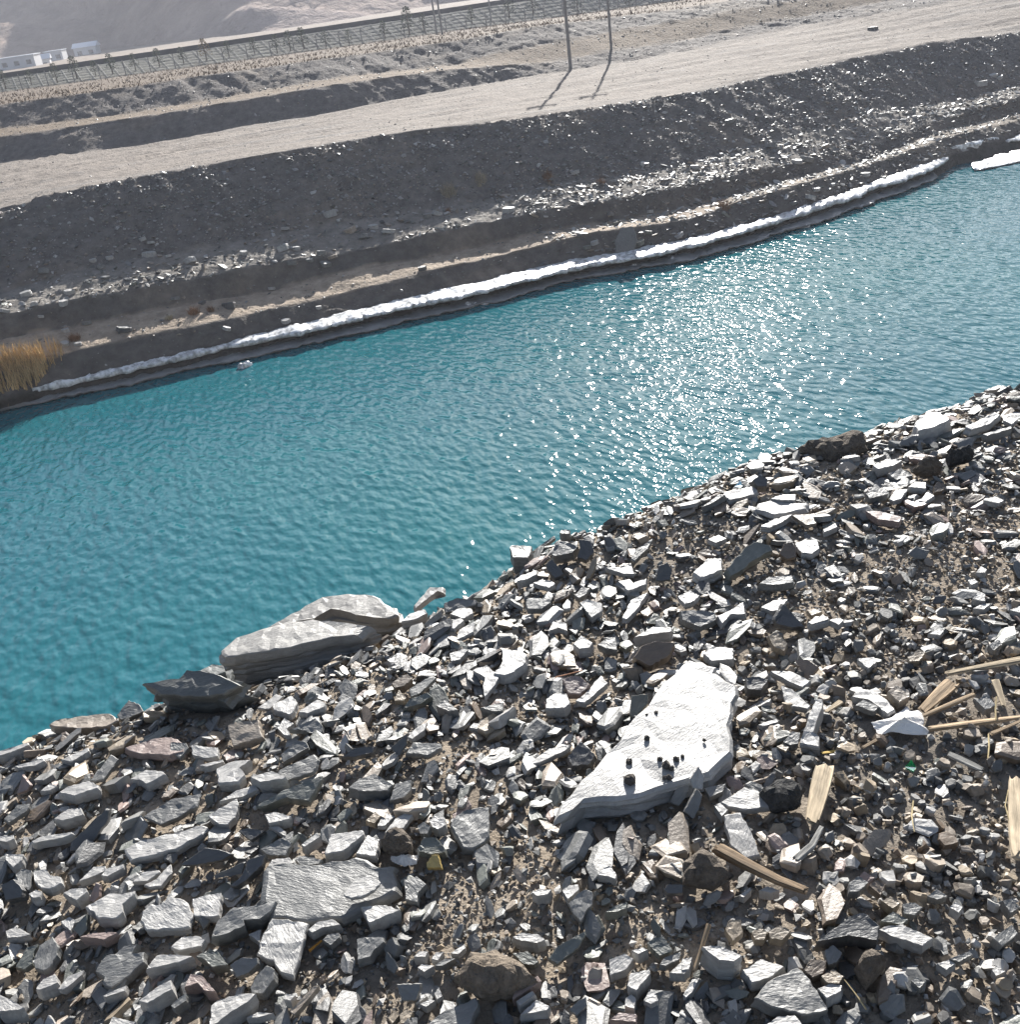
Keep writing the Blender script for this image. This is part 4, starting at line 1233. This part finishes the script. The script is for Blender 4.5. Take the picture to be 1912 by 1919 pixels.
wood('split_plank', [(1772, 1266), (1850, 1251), (1935, 1236)], 15, PALE, 'long split plank uppermost of the plank pieces around the tissue', .5, .02, 4)
wood('splinter_bundle', [(1727, 1336), (1787, 1280)], 24, TANW, 'wide frayed bundle of splinters running up from the crumpled tissue', .3, .012, 5)
wood('thin_slat', [(1729, 1344), (1828, 1302)], 8, TANW, 'thin brown slat crossing the frayed splinter bundle', .6, .03, 6)
wood('thin_slat', [(1738, 1369), (1916, 1346)], 10, TANW, 'long narrow slat pointing away from the knotted end of the tissue', .6, .02, 7)
wood('short_slat', [(1865, 1276), (1883, 1328)], 12, PALE, 'short pale slat standing crosswise between the two long slats', .4, .02, 8)
wood('thin_slat', [(1855, 1378), (1920, 1350)], 8, TANW, 'tan slat meeting the long narrow slat at its outer end', .5, .02, 9)
wood('thin_slat', [(1616, 1403), (1665, 1376)], 8, TANW, 'brown slat sticking out from beneath the tissue', .5, .012, 10)
wood('wood_chip', [(1547, 1336), (1577, 1316)], 10, PALE, 'small pale wood chip behind the white upright block', .4, .015, 11)
wood('split_plank', [(1904, 1460), (1915, 1615)], 30, PALE, 'bleached plank end lying alone on fine gravel below the slats', .35, .02, 12)
wood('grey_splinter', [(1777, 1414), (1842, 1444)], 12, GRYW, 'grey weathered splinter lying on gravel below the tissue', .4, .014, 13)
wood('twisted_root', [(1490, 1616), (1522, 1588), (1541, 1551)], 12, GRYW, 'grey bent root fragment below the pale split stake', .7, .02, 14, cat='root')
wood('orange_stick', [(580, 1783), (604, 1763)], 5, (0.55, 0.26, 0.05), 'tiny orange stick beside the square pale slab', .8, .008, 15, cat='stick', k=6)
wood('yellow_chip', [(1540, 1412), (1568, 1408)], 7, (0.62, 0.44, 0.14), 'small yellow wood chip at the foot of the white upright block', .4, .01, 16)
for i, (p, lb) in enumerate([([(1582, 1835), (1606, 1866), (1624, 1892)], 'dry yellow straw right of the big triangular slab'), ([(1868, 1305), (1866, 1330), (1867, 1352)], 'dry straw standing beside the short pale slat'),
              ([(1853, 1376), (1854, 1400), (1852, 1424)], 'dry straw hanging below the outer end of the slats'), ([(1712, 1500), (1709, 1530), (1714, 1560)], 'fine dry straw on gravel near the green glass'),
              ([(1040, 1270), (1065, 1264), (1092, 1257)], 'thin reddish twig above the reddish brown stone'), ([(1890, 1480), (1884, 1510), (1893, 1542)], 'fine dry straw beside the bleached plank end')]):
    wood('dry_straw', p, 2.4, (0.50, 0.40, 0.22) if i != 4 else (0.36, 0.18, 0.10), lb, .9, .03, 30 + i, 'loose dry straws', 'straw', k=5)

def crumple(name, pix, hgt, label, seed, knots=5):
    R = np.random.default_rng(seed); pix = np.array(pix, float); c0 = pix.mean(0)
    P3 = np.array([near_hit(x, y, 0.012) for x, y in pix]); c = np.array(near_hit(c0[0], c0[1] + 4, 0.014))
    n = 64; rings = 15; per = np.linspace(0, len(P3), n, endpoint=False)
    ring = np.array([P3[int(q) % len(P3)] * (1 - q % 1) + P3[(int(q) + 1) % len(P3)] * (q % 1) for q in per])
    V = [c + (0, 0, hgt * .75)]
    folds = [(R.uniform(0, 6.28), R.integers(2, 9), R.uniform(.4, 1)) for _ in range(6)]
    for r in range(1, rings + 1):
        f = r / rings
        for i in range(n):
            th = 2 * math.pi * i / n; p = c + (ring[i] - c) * f
            w = sum(a * (1 - abs(((k * th + ph + f * 1.7 * a) / math.pi) % 2 - 1) * 2) for ph, k, a in folds) / 4.2
            z = hgt * ((1 - f) ** .8 * .6 + w * .62 * (f ** .6) * (1.1 - f * .75)) + 0.002
            p = p + np.array([0, 0, max(z, -.001 + .002 * R.random())])
            p[:2] += R.normal(0, .0006, 2)
            V.append(p)
    Fc = []
    for i in range(n): Fc.append((0, 1 + i, 1 + (i + 1) % n))
    for r in range(rings - 1):
        for i in range(n):
            a = 1 + r * n + i; b_ = 1 + r * n + (i + 1) % n
            Fc += [(a, a + n, b_ + n), (a, b_ + n, b_)]
    me = mesh_np(name, np.array(V) - c, np.array(Fc), None, M_TISSUE)
    o = add(name, me, c)
    sd = o.modifiers.new('thickness', 'SOLIDIFY'); sd.thickness = 0.0008; sd.offset = 1
    return tag(o, label, 'tissue', 'discarded tissues')
q = lambda L, t: [(x / TS[t][2] + TS[t][0], y / TS[t][2] + TS[t][1]) for x, y in L]
crumple('tissue', q([(870,765),(1000,740),(1050,700),(1125,650),(1145,690),(1210,680),(1240,740),(1235,790),(1275,820),(1265,850),(1110,850),(1020,840),(930,860),(900,810)], 'Q'), 0.034, 'crumpled white tissue lying among pieces of split plank', 5)
crumple('tissue', q([(555,1270),(570,1190),(640,1220),(680,1195),(740,1220),(860,1210),(865,1260),(850,1310),(760,1340),(650,1330)], 'T4'), 0.022, 'small crumpled pinkish white tissue beside the yellow stone', 9)
pp = [near_hit(x, y, .012) for x, y in q([(1105,1080),(1150,1050),(1185,1085),(1165,1112)], 'Q')]
c = sum(pp) / 4; b = MB()
for dz_ in (0, .004):
    for p in pp: b.v.append(tuple(p - c + np.array([0, 0, dz_ + (.008 if p is pp[1] else 0)])))
b.f = [(0, 1, 2, 3)[::-1], (4, 5, 6, 7)] + [(i, (i + 1) % 4, 4 + (i + 1) % 4, 4 + i) for i in range(4)]
tag(b.obj('glass_shard', M_GLASS, None, c), 'small green glass shard on gravel below the tissue', 'glass')
pp = [near_hit(x, y, .014) for x, y in q([(700,318),(760,280),(805,300),(770,325)], 'U2')]
c = sum(pp) / 4; b = MB()
for dz_ in (0, .003):
    for p in pp: b.v.append(tuple(p - c + np.array([0, 0, dz_ + (.01 if p is pp[1] else 0)])))
b.f = [(0, 1, 2, 3)[::-1], (4, 5, 6, 7)] + [(i, (i + 1) % 4, 4 + (i + 1) % 4, 4 + i) for i in range(4)]
tag(b.obj('plastic_scrap', plain('pale_blue_plastic', (0.45, 0.72, 0.8), .4, .4), None, c), 'scrap of pale blue plastic above the white slabs at the rim', 'litter')

# ------------------------------------------------------------------ far bank: loose stones
def far_scatter(name, seg, count, smed, ssig, smin, smax, seed, label, category, cols, bias=1.0, protos=None, ur=(-30, 92)):
    R = np.random.default_rng(seed)
    u = R.uniform(ur[0], ur[1], count); t = R.random(count) ** bias
    va, _ = line_at(seg[0], u); vb, _ = line_at(seg[1], u)
    v = va + (vb - va) * t
    z = bank_z(u, v)
    s = np.clip(smed * np.exp(R.normal(0, ssig, count)), smin, smax)
    dens = fbm(u * .5 + 3, v * .7, 3) + .5 > R.random(count) * .9
    u, v, z, s = u[dens], v[dens], z[dens], s[dens]
    protos = protos or GRITS
    Vs, Fs, Cs = [], [], []; off = 0
    for k in range(len(u)):
        P, Fp, th = protos[R.integers(len(protos))]
        n = np.array([R.normal(0, .35), R.normal(-.15, .35), 1.0]); n /= np.linalg.norm(n)
        a = R.uniform(0, 6.28); ax = np.array([math.cos(a), math.sin(a), 0]); ax -= n * ax.dot(n); ax /= np.linalg.norm(ax)
        Vs.append((P * s[k] * np.array([1.2, .9, .8])) @ np.array([ax, np.cross(n, ax), n]) + np.array([u[k], v[k], z[k] + s[k] * .2]))
        Fs.append(Fp + off); off += len(P)
        Cs.append(np.tile(np.array(cols[R.integers(len(cols))]) * R.uniform(.7, 1.3), (len(P), 1)))
    o = add(name, mesh_np(name, np.vstack(Vs), np.vstack(Fs), np.vstack(Cs), M_FARSTONE))
    o['kind'] = 'stuff'; o['label'] = label; o['category'] = category
FC = [PAL['G'], PAL['G'], PAL['W'], PAL['D'], PAL['N'], PAL['K']]
far_scatter('scree', ('stoneback', 'roadfront'), 42000, .055, .5, .02, .2, 41, 'dark slaty scree covering the long slope below the dirt road', 'scree', FC + [PAL['W']])
far_scatter('bench_rubble', ('stonefront', 'stoneback'), 8000, .065, .5, .025, .22, 42, 'loose stones strewn over the stony bench below the scree slope', 'stones', FC + [PAL['W'], PAL['W'], PAL['K']], 1.3, SLATES)
far_scatter('shore_rubble', ('ice', 'stoneback'), 9000, .075, .5, .03, .24, 46, 'angular rocks strewn over the bank where the sandy bench ends', 'stones', FC + [PAL['W'], PAL['K']], 1.0, SLATES, (U1 - 6, 70))
far_scatter('scarp_rubble', ('ice', 'stonefront'), 4200, .04, .5, .02, .13, 43, 'small stones on the low scarps and sandy bench above the ice', 'stones', FC + [PAL['K']])
far_scatter('road_stones', ('roadfront', 'roadback'), 3500, .035, .4, .02, .1, 44, 'stray stones scattered over the pale dirt road', 'stones', FC)
far_scatter('upper_scree', ('roadback', 'Bcrest'), 5000, .06, .4, .03, .15, 45, 'dark rubble on the two terrace banks above the dirt road', 'scree', FC)

FARB = {'R4': (0, 400, 2.9875), 'R5': (640, 300, 2.9875), 'R3': (1272, 0, 2.9875)}
FB = """R4 800,145,40W 845,160,40W 755,212,25W 255,320,55G 520,268,35W 620,260,40W 565,295,40G 845,225,70W 1065,268,55W 945,250,30W 1370,238,40W 1590,205,60W 1660,195,50W 1800,215,50G 1870,262,50K 1830,285,60G 1740,295,40G 1640,290,50G 395,430,60W 360,495,50W 40,555,50W 200,530,35W 150,450,60W 1290,515,80D 700,645,80D 490,610,50G 375,665,40W 240,600,30W 990,490,40G 1130,500,40D 1525,425,35W 1600,600,50W 1280,650,40W 1790,540,40W 1850,10,70W 1600,90,40W 1715,130,30W 440,728,40W 370,740,45W
R5 45,385,90K 125,430,60G 180,380,50W 270,390,60W 545,295,60W 480,310,50G 625,285,40W 940,275,70W 1305,80,55W 1450,115,30W 1530,125,40W 1345,155,50W 1700,30,50W 1730,290,35W 1510,310,40G 1725,315,25W 1670,480,65N 1890,440,50W 1375,485,40N 1420,490,45W 455,605,50D 885,580,25D 1130,590,60D 1720,415,40N 1110,245,50G
R3 285,700,50G 390,790,50W 520,820,60G 720,885,60G 665,910,60W 740,1100,60W 770,1085,50W 1045,995,45W 1320,660,30W 1690,460,70W 1760,425,40W 1795,440,35W 1200,610,25W 860,1055,30W 90,940,50W 1085,160,50D 1225,735,30W 330,870,25W 640,1140,40G 820,815,45K"""
seg_name = [('water', 'ice', 'beside the ice'), ('ice', 'sandfront', 'on the low scarp just above the ice'), ('sandfront', 'sandback', 'on the narrow sandy bench'), ('sandback', 'stonefront', 'on the scarp behind the sandy bench'),
            ('stonefront', 'stoneback', 'on the stony bench at the foot of the scree'), ('stoneback', 'roadfront', 'on the long scree slope'), ('roadfront', 'roadback', 'on the pale dirt road')]
k = 0
BLAB = {}
for ln in FB.splitlines():
    tl = ln.split()[0]; ox, oy, s = FARB[tl]
    for e in ln.split()[1:]:
        x, y, r = e[:-1].split(','); cc = e[-1]
        p = bank_hit(float(x) / s + ox, float(y) / s + oy + float(r) / s * .25)
        dist = math.sqrt(p[0] ** 2 + p[1] ** 2 + (H - p[2]) ** 2)
        R = float(r) / s / F * dist * 0.55
        RR = np.random.default_rng(600 + k)
        an = np.sort((np.arange(7) + RR.uniform(-.3, .3, 7)) / 7 * 6.283)
        poly = np.column_stack([np.cos(an) * R * RR.uniform(.8, 1.15, 7), np.sin(an) * R * RR.uniform(.5, .85, 7)])
        t = R * RR.uniform(.55, .95)
        o = add('bank_boulder', slate_mesh('bank_boulder', poly, t, np.array(PAL[cc]) * 1.15, M_FARSTONE, 700 + k), (p[0], p[1], p[2] + t * .68))
        o.rotation_euler = (RR.normal(-.1, .18), RR.normal(0, .18), HEAD * -1 + RR.normal(0, .4))
        u = p[0]; where = 'on the far bank'
        for a, b_, wn_ in seg_name:
            if line_at(a, u)[0] - .1 <= p[1] <= line_at(b_, u)[0] + .1: where = wn_
        sz = 'big' if R > .27 else 'medium' if R > .17 else 'small'
        lab = f"{sz} {WORDS[cc]} boulder {where}"
        tag(o, lab, 'boulder', 'boulders on the far bank'); k += 1
# tall slab leaning against the bank by the ice
p = bank_hit(1597 / 2.9875 + 640, 505 / 2.9875 + 300)
o = add('leaning_slab', slate_mesh('leaning_slab', np.array([(-.42, -.62), (.30, -.70), (.46, .1), (.2, .72), (-.30, .62), (-.5, 0)]), .22, PAL['G'], M_FARSTONE, 990), (p[0], p[1] - .1, p[2] + .42))
o.rotation_euler = (.95, .25, -.5)
tag(o, 'tall pale slab leaning on the bank just behind the ice across the water', 'boulder')

# ------------------------------------------------------------------ shore ice
def ice_strip(name, px0, px1, label, zt, wd, seed, dv=0.0, th=0.12, mat=None, fl=0.0):
    u0, u1 = px0, px1
    us = np.arange(u0, u1, .09); n = len(us)
    bv, bz = line_at('ice', us); wv_, _ = line_at('water', us)
    back = bv + .12 + fbm(us * 1.5 + seed, us * 0 + 1, 4) * .55 + dv
    front = wv_ + wd + (fbm(us * .5 + seed, us * 0 + 8, 5, .65) * .9 + fbm(us * 3.1 + seed, us * 0 + 2, 3) * .35) + dv
    endt = np.clip(np.minimum(us - u0, u1 - us) / 1.2, 0.03, 1) ** .6
    mid = (back + front) / 2; back = mid + (back - mid) * endt; front = mid + (front - mid) * endt
    prof = [(0, 0, -.3), (0, .05, .2), (.12, .0, .75), (.3, .0, .9), (.5, .0, 1.0), (.7, 0, .95), (.86, 0, .85), (.95, 0, .7), (1.0, 0, .45), (.985, 0, -.3), (.9, 0, -.75), (.6, 0, -.9)]
    V = []
    for i in range(n):
        tt = th * (0.8 + .9 * (fbm(us[i] * .9 + seed, 3.3, 3) + .2)) * endt[i] ** .5
        for (f, d, h) in prof:
            v = back[i] + (front[i] - back[i]) * f
            z = zt + h * tt + (fbm(us[i] * 2.6 + f * 2, v * 3.1 + seed, 5, .65) * .2) * (1 if h > -.5 else .3) + (1 - f) * .08
            V.append((us[i], v, z))
    V = np.array(V); m = len(prof); Fc = []
    i0 = np.arange(n - 1)[:, None] * m; j0 = np.arange(m)[None]; j1 = (j0 + 1) % m
    Q = np.stack([i0 + j0, i0 + j1, i0 + m + j1, i0 + m + j0], -1).reshape(-1, 4)[:, ::-1]
    c = V.mean(0)
    caps = []
    Ft = np.vstack([Q[:, [0, 1, 2]], Q[:, [0, 2, 3]]])
    for e, rev in ((0, False), ((n - 1) * m, True)):
        for j in range(1, m - 1): caps.append((e, e + j, e + j + 1) if not rev else (e, e + j + 1, e + j))
    o = add(name, mesh_np(name, V - c, np.vstack([Ft, np.array(caps)]), None, mat or M_ICE, smooth=True), c)
    return tag(o, label, 'ice', 'shelf ice along the far shore')
uu = lambda x, y, z=.6: hit(x, y, z)[0]
ice_strip('ice_shelf', uu(60, 730), uu(1775, 293), 'long white shelf of ice clinging to the far waterline', .5, .12, 3)
ice_strip('ice_shelf', uu(1782, 290), uu(1872, 264), 'short thick white ice block at the bend, ending the long shelf', .62, .5, 8, .25, .24)
ice_strip('ice_shelf', uu(1872, 262), 140, 'grey shaded ice shelf continuing past the thick block', .45, .4, 12, .3)
ice_strip('ice_shelf', uu(1770, 312, .05), uu(1990, 270, .05), 'thin white ice rim floating at the waterline below the bend', .04, -1.0, 15, -1.2, .06)
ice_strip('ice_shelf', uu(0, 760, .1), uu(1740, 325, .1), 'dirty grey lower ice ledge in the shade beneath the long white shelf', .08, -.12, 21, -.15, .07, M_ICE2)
for i, (x, y, r) in enumerate([(458, 686, .28), (672, 620, .2), (880, 574, .3), (910, 568, .2), (735, 606, .15), (1190, 502, .26), (1262, 490, .26), (1512, 424, .2)]):
    p = hit(x, y, .03)
    qd = np.array([[math.cos(z) * r * random.uniform(.7, 1.2) * 1.3, math.sin(z) * r * random.uniform(.5, .9)] for z in np.linspace(0, 6.28, 8)[:-1]])
    me = slate_mesh('ice_lump', qd, r * .6, (1, 1, 1), M_ICE, 820 + i, True)
    o = add('ice_lump', me, (p[0], p[1], .06)); tag(o, 'small white lump of ice at the far waterline below the long shelf', 'ice', 'ice lumps at the waterline')

# ------------------------------------------------------------------ reeds and dry shrubs on the far bank
def blades(name, base, n, hgt, spread, col, label, cat_, seed, lean=.25, group=None, wid=.012, sy=1.0):
    R = np.random.default_rng(seed); V = []; Fc = []; C = []
    for i in range(n):
        a = R.uniform(0, 6.28); rr = spread * math.sqrt(R.random())
        x, y = rr * math.cos(a), rr * math.sin(a) * sy
        h = hgt * R.uniform(.55, 1.1); lx, ly = R.normal(0, lean, 2) * h
        w = wid * R.uniform(.7, 1.4); d = R.uniform(0, 3.14); wx, wy = math.cos(d) * w, math.sin(d) * w
        z0 = float(bank_z(base[0] + x, base[1] + y)[0]) - base[2] - .03
        k = len(V)
        for s in (0, .5, .85, 1.0):
            ww = (1 - s) ** .7 + .1
            bx = x + lx * s * s; by = y + ly * s * s
            V += [(bx - wx * ww, by - wy * ww, z0 + h * s), (bx + wx * ww, by + wy * ww, z0 + h * s)]
        for s in range(3): Fc += [(k + 2 * s, k + 2 * s + 1, k + 2 * s + 3), (k + 2 * s, k + 2 * s + 3, k + 2 * s + 2)]
        c_ = np.array(col) * R.uniform(.65, 1.25); C += [c_] * 8
    o = add(name, mesh_np(name, np.array(V), np.array(Fc), np.array(C), M_PLANT), base)
    return tag(o, label, cat_, group)
pr = bank_hit(25, 706)
blades('reed_clump', pr, 700, 0.8, 1.4, (0.60, 0.43, 0.23), 'thick clump of tall golden dry reeds at the far waterline', 'reeds', 3, .22, None, .02, .45)
pr = bank_hit(70, 675)
blades('reed_clump', pr, 160, .7, 1.1, (0.48, 0.33, 0.16), 'low sparse fringe of reeds behind the tall golden clump', 'reeds', 4, .2, None, .012, .5)
SH = [(365, 592, .32, 'O', 'round rust brown dry shrub on the sandy bench'), (395, 583, .2, 'O', 'small rust brown shrub next to the round one on the sandy bench'), (318, 600, .2, 'T', 'low tan dry shrub on the sandy bench'),
      (142, 640, .3, 'O', 'brown dry shrub on the sandy bench near the reeds'), (1028, 343, .35, 'O', 'dull rusty shrub at the foot of the scree slope'), (1127, 345, .3, 'O', 'rusty shrub among stones at the foot of the scree'),
      (841, 398, .22, 'O', 'little rusty shrub beside pale boulders at the foot of the scree'), (1357, 392, .4, 'O', 'brown dry shrub on the bench where the sand ends'), (843, 368, .5, 'T', 'pale tuft of dry grass low on the scree'),
      (903, 350, .4, 'T', 'smaller pale tuft of dry grass on the scree')]
for i, (x, y, r, c_, lb) in enumerate(SH):
    p = bank_hit(x, y); blades('dry_shrub', p, 170, r * 1.0, r * .75, (0.24, 0.145, 0.085) if c_ == 'O' else (0.36, 0.31, 0.22), lb, 'shrub', 60 + i, .45, 'dry shrubs on the far bank', .008)

def grass_strip(name, a_, b_, n, hgt, col, label, seed):
    R = np.random.default_rng(seed); u = R.uniform(-62, 110, n); t = R.random(n) ** 1.6
    va, _ = line_at(a_, u); vb, _ = line_at(b_, u); v = va + (vb - va) * t; z = bank_z(u, v)
    k = fbm(u * .15, v * .4, 3) > -.08; u, v, z = u[k], v[k], z[k]; n = len(u)
    h = hgt * R.uniform(.5, 1.3, n); w = R.uniform(.03, .09, n); d = R.uniform(0, 3.14, n); l = R.normal(0, .15, (n, 2))
    V = np.stack([np.column_stack([u - w * np.cos(d), v - w * np.sin(d), z - .03]), np.column_stack([u + w * np.cos(d), v + w * np.sin(d), z - .03]), np.column_stack([u + l[:, 0], v + l[:, 1], z + h])], 1).reshape(-1, 3)
    C = np.repeat(np.array(col) * R.uniform(.6, 1.3, (n, 1)), 3, 0)
    o = add(name, mesh_np(name, V, np.arange(3 * n).reshape(-1, 3), C, M_PLANT)); o['kind'] = 'stuff'; o['label'] = label; o['category'] = 'grass'
grass_strip('dry_grass', 'Bcrest', 'gridtoe', 16000, .2, (0.20, 0.14, 0.09), 'low rusty dry grass on the flat ground before the lattice slope', 71)

# ------------------------------------------------------------------ poles along the dirt road and beyond
def pole(base, hgt, r, label):
    e = empty('utility_pole', base, label, 'utility pole', 'utility poles above the dirt road')
    MB().tube([(0, 0, -.5), (0, 0, hgt * .5), (0, 0, hgt)], [r * 1.15, r, r * .75], 10).obj('shaft', M_CONC, e)
    MB().box((0, 0, hgt - .5), (2.0, .1, .12)).obj('crossarm', M_CONC, e)
    for x in (-.85, 0, .85):
        z = hgt - .44 if x else hgt
        MB().tube([(x, 0, z), (x, 0, z + .1), (x, 0, z + .22)], [.03, .07, .05], 8).obj('insulator', M_INS, e)
pole(bank_hit(1070, 131), 9, .11, 'thick concrete pole standing at the back edge of the dirt road')
pole(bank_hit(1146, 92), 9, .09, 'slimmer pole on the terrace behind the thick roadside pole')
pole(bank_hit(829, 66), 10, .10, 'right pole of a close pair on the far terrace')
pole(bank_hit(819, 66), 10, .10, 'left pole of a close pair on the far terrace')
pole(bank_hit(921, 42), 10, .09, 'lone rusty pole on the plain in front of the lattice slope')

# fence at the foot of the lattice slope
FU = np.arange(-62, 120, 3.0)
fe = empty('wire_fence', (float(FU[0]), float(line_at('gridtoe', FU[0])[0]) - 1.5, float(line_at('gridtoe', FU[0])[1])), 'thin post and wire fence along the foot of the lattice slope', 'fence')
pb = MB().box((0, 0, .85), (.10, .10, 1.9)); pm = None
tops = []
for i, u in enumerate(FU):
    v_, z_ = line_at('gridtoe', u); v_ = float(v_) - 1.5; z_ = float(bank_z(u, v_)[0])
    loc = Vector((u, v_, z_)) - fe.location
    if pm is None:
        o = pb.obj('post', M_CONC, fe, loc); pm = o.data
    else: o = add('post', pm, loc, fe)
    tops.append(loc)
for h_ in (.5, 1.0, 1.5):
    MB().tube([t + Vector((0, 0, h_)) for t in tops], .012, 4).obj('wire', M_WIRE, fe)

# concrete lattice on the slope, too fine to pick apart
lat = MB()
lu = np.arange(-64, 118, 1.5)
va, za = line_at('gridtoe', lu); vb, zb = line_at('gridtop', lu)
for f in np.linspace(.06, .96, 6):
    lat.tube([(u, a + (b_ - a) * f, c_ + (d_ - c_) * f + .06) for u, a, b_, c_, d_ in zip(lu, va, vb, za, zb)], .035, 4)
for u, a, b_, c_, d_ in zip(lu, va, vb, za, zb):
    lat.tube([(u, a + (b_ - a) * .02, c_ + (d_ - c_) * .02 + .08), (u, a + (b_ - a) * .98, d_ + .06)], .035, 4)
o = lat.obj('slope_lattice', M_LATT); o['kind'] = 'stuff'; o['label'] = 'pale concrete lattice holding the embankment slope below the dark barrier'; o['category'] = 'lattice'
# dark barrier on the crest
bu = np.linspace(-66, 130, 60); vb, zb = line_at('gridtop', bu)
bm = MB()
for i in range(len(bu) - 1):
    a = Vector((bu[i], vb[i] + 1.5, zb[i] + .3)); c_ = Vector((bu[i + 1], vb[i + 1] + 1.5, zb[i + 1] + .3)); d_ = c_ - a
    bm.box((a + c_) / 2, (d_.length + .02, .35, .62), Matrix.Rotation(math.atan2(d_.y, d_.x), 3, 'Z'))
o = bm.obj('crest_barrier', M_BARR); tag(o, 'low dark barrier running along the crest of the lattice embankment', 'barrier')

# saplings on the lattice slope
def sapling_mesh(seed, kind):
    R = np.random.default_rng(seed); V = []; Fc = []
    for i in range(260):
        z = R.uniform(.25, 1.0); rr = (.34 * (1.05 - z) ** .6 + .05) * math.sqrt(R.random()); a = R.uniform(0, 6.28)
        c_ = np.array([rr * math.cos(a), rr * math.sin(a), z]); k = len(V)
        d1 = R.normal(0, 1, 3); d1 /= np.linalg.norm(d1); d2 = np.cross(d1, R.normal(0, 1, 3)); d2 /= np.linalg.norm(d2); s = R.uniform(.03, .06)
        V += [c_ + d1 * s, c_ - d1 * s * .6 + d2 * s * .5, c_ - d1 * s * .6 - d2 * s * .5]; Fc.append((k, k + 1, k + 2))
    return mesh_np('crown', np.array(V), np.array(Fc), None, M_LEAFO if kind else M_LEAF)
crowns = [sapling_mesh(i, i == 3) for i in range(4)]
tr = MB().tube([(0, 0, -.1), (0, 0, .35), (.01, 0, .9)], [.035, .028, .01], 6)
trm = None
TR = [(12, 168, 2.2, 0), (60, 160, 1.8, 1), (108, 155, 2.2, 2), (145, 148, 2.6, 0), (180, 143, 1.8, 1), (212, 140, 2.4, 2), (255, 133, 2.0, 0), (300, 127, 2.2, 1), (345, 121, 2.0, 2), (388, 115, 2.6, 3), (430, 109, 2.0, 0),
      (478, 103, 2.0, 1), (520, 100, 2.2, 2), (545, 96, 2.4, 0), (570, 93, 2.6, 1), (612, 90, 2.0, 2), (655, 85, 1.8, 0), (722, 74, 2.2, 1), (768, 66, 3.4, 2), (795, 60, 2.2, 0), (885, 46, 2.2, 1), (955, 36, 2.8, 2), (1000, 31, 2.8, 0), (1083, 22, 2.4, 1), (1180, 14, 2.4, 2)]
for i, (x, y, h_, kd) in enumerate(TR):
    p = bank_hit(x, y)
    lb = 'ochre-leaved sapling among the dull green ones below the lattice slope' if kd == 3 else 'tallest bushy green sapling below the lattice slope' if h_ > 3 else 'dull green sapling in the row at the foot of the lattice slope'
    e = empty('sapling', (p[0], p[1], p[2]), lb, 'sapling', 'saplings along the lattice slope')
    e.scale = (h_ * 1.1, h_ * 1.1, h_); e.rotation_euler = (0, 0, i * 1.7)
    if trm is None: o = tr.obj('trunk', M_BARK, e); trm = o.data
    else: add('trunk', trm, (0, 0, 0), e)
    add('crown', crowns[kd], (0, 0, 0), e)

# ------------------------------------------------------------------ buildings on the plain at the foot of the hills
def house(px, py, dist, size, label, gable, rz, nwin):
    d = ray(px, py); d = d / math.hypot(d[0], d[1]); p = (d[0] * dist, d[1] * dist, H + d[2] * dist)
    zb_ = 4.2
    hgt = max(2.6, p[2] - zb_ + size[2])
    e = empty('farm_building', (p[0], p[1], zb_), label, 'building', 'low buildings at the foot of the hills')
    e.rotation_euler = (0, 0, rz)
    MB().box((0, 0, hgt / 2), (size[0], size[1], hgt)).obj('wall', M_WALLW, e)
    if gable:
        g = MB(); a, b_ = size[0] / 2 + .4, size[1] / 2 + .4
        g.v = [(-a, -b_, hgt), (a, -b_, hgt), (a, b_, hgt), (-a, b_, hgt), (-a, 0, hgt + 1.3), (a, 0, hgt + 1.3)]
        g.f = [(0, 1, 5, 4), (2, 3, 4, 5), (0, 4, 3), (1, 2, 5), (3, 2, 1, 0)]
        g.obj('roof', M_ROOF, e)
    else:
        MB().box((0, 0, hgt + .12), (size[0] + .4, size[1] + .4, .2)).obj('roof', M_ROOF, e)
    for i in range(nwin):
        x = (i + .5) / nwin * size[0] - size[0] / 2
        MB().box((x, -size[1] / 2 - .02, hgt - 1.5), (min(1.3, size[0] / nwin * .5), .08, 1.1)).obj('window', M_WIN, e)
house(20, 134, 330, (16, 6, 3.2), 'long low whitish building partly cut by the barrier line', False, -.35, 5)
house(109, 118, 360, (5.2, 5, 3.2), 'small square whitish building between two others', False, -.35, 2)
house(167, 108, 370, (6.8, 5, 3.0), 'whitish building with a pitched roof farthest along the row', True, -.35, 2)
house(88, 126, 340, (2.8, 3, .6), 'low shed with a bright pale sheet roof beside the small square building', True, -.2, 1)

# ------------------------------------------------------------------ the air
hz = MB().box((0, 700, 108), (24000, 24000, 226))
mh = bpy.data.materials.new('haze'); mh.use_nodes = True
nt = mh.node_tree; nt.nodes.remove(nt.nodes['Principled BSDF'])
pv = nt.nodes.new('ShaderNodeVolumePrincipled'); pv.inputs['Color'].default_value = (0.86, 0.89, 1.0, 1); pv.inputs['Density'].default_value = 0.0004
pv.inputs['Anisotropy'].default_value = 0.3
nt.links.new(pv.outputs[0], nt.nodes['Material Output'].inputs['Volume'])
o = hz.obj('haze', mh); o['kind'] = 'stuff'; o['label'] = 'thin bluish haze in the air over the whole valley'; o['category'] = 'haze'
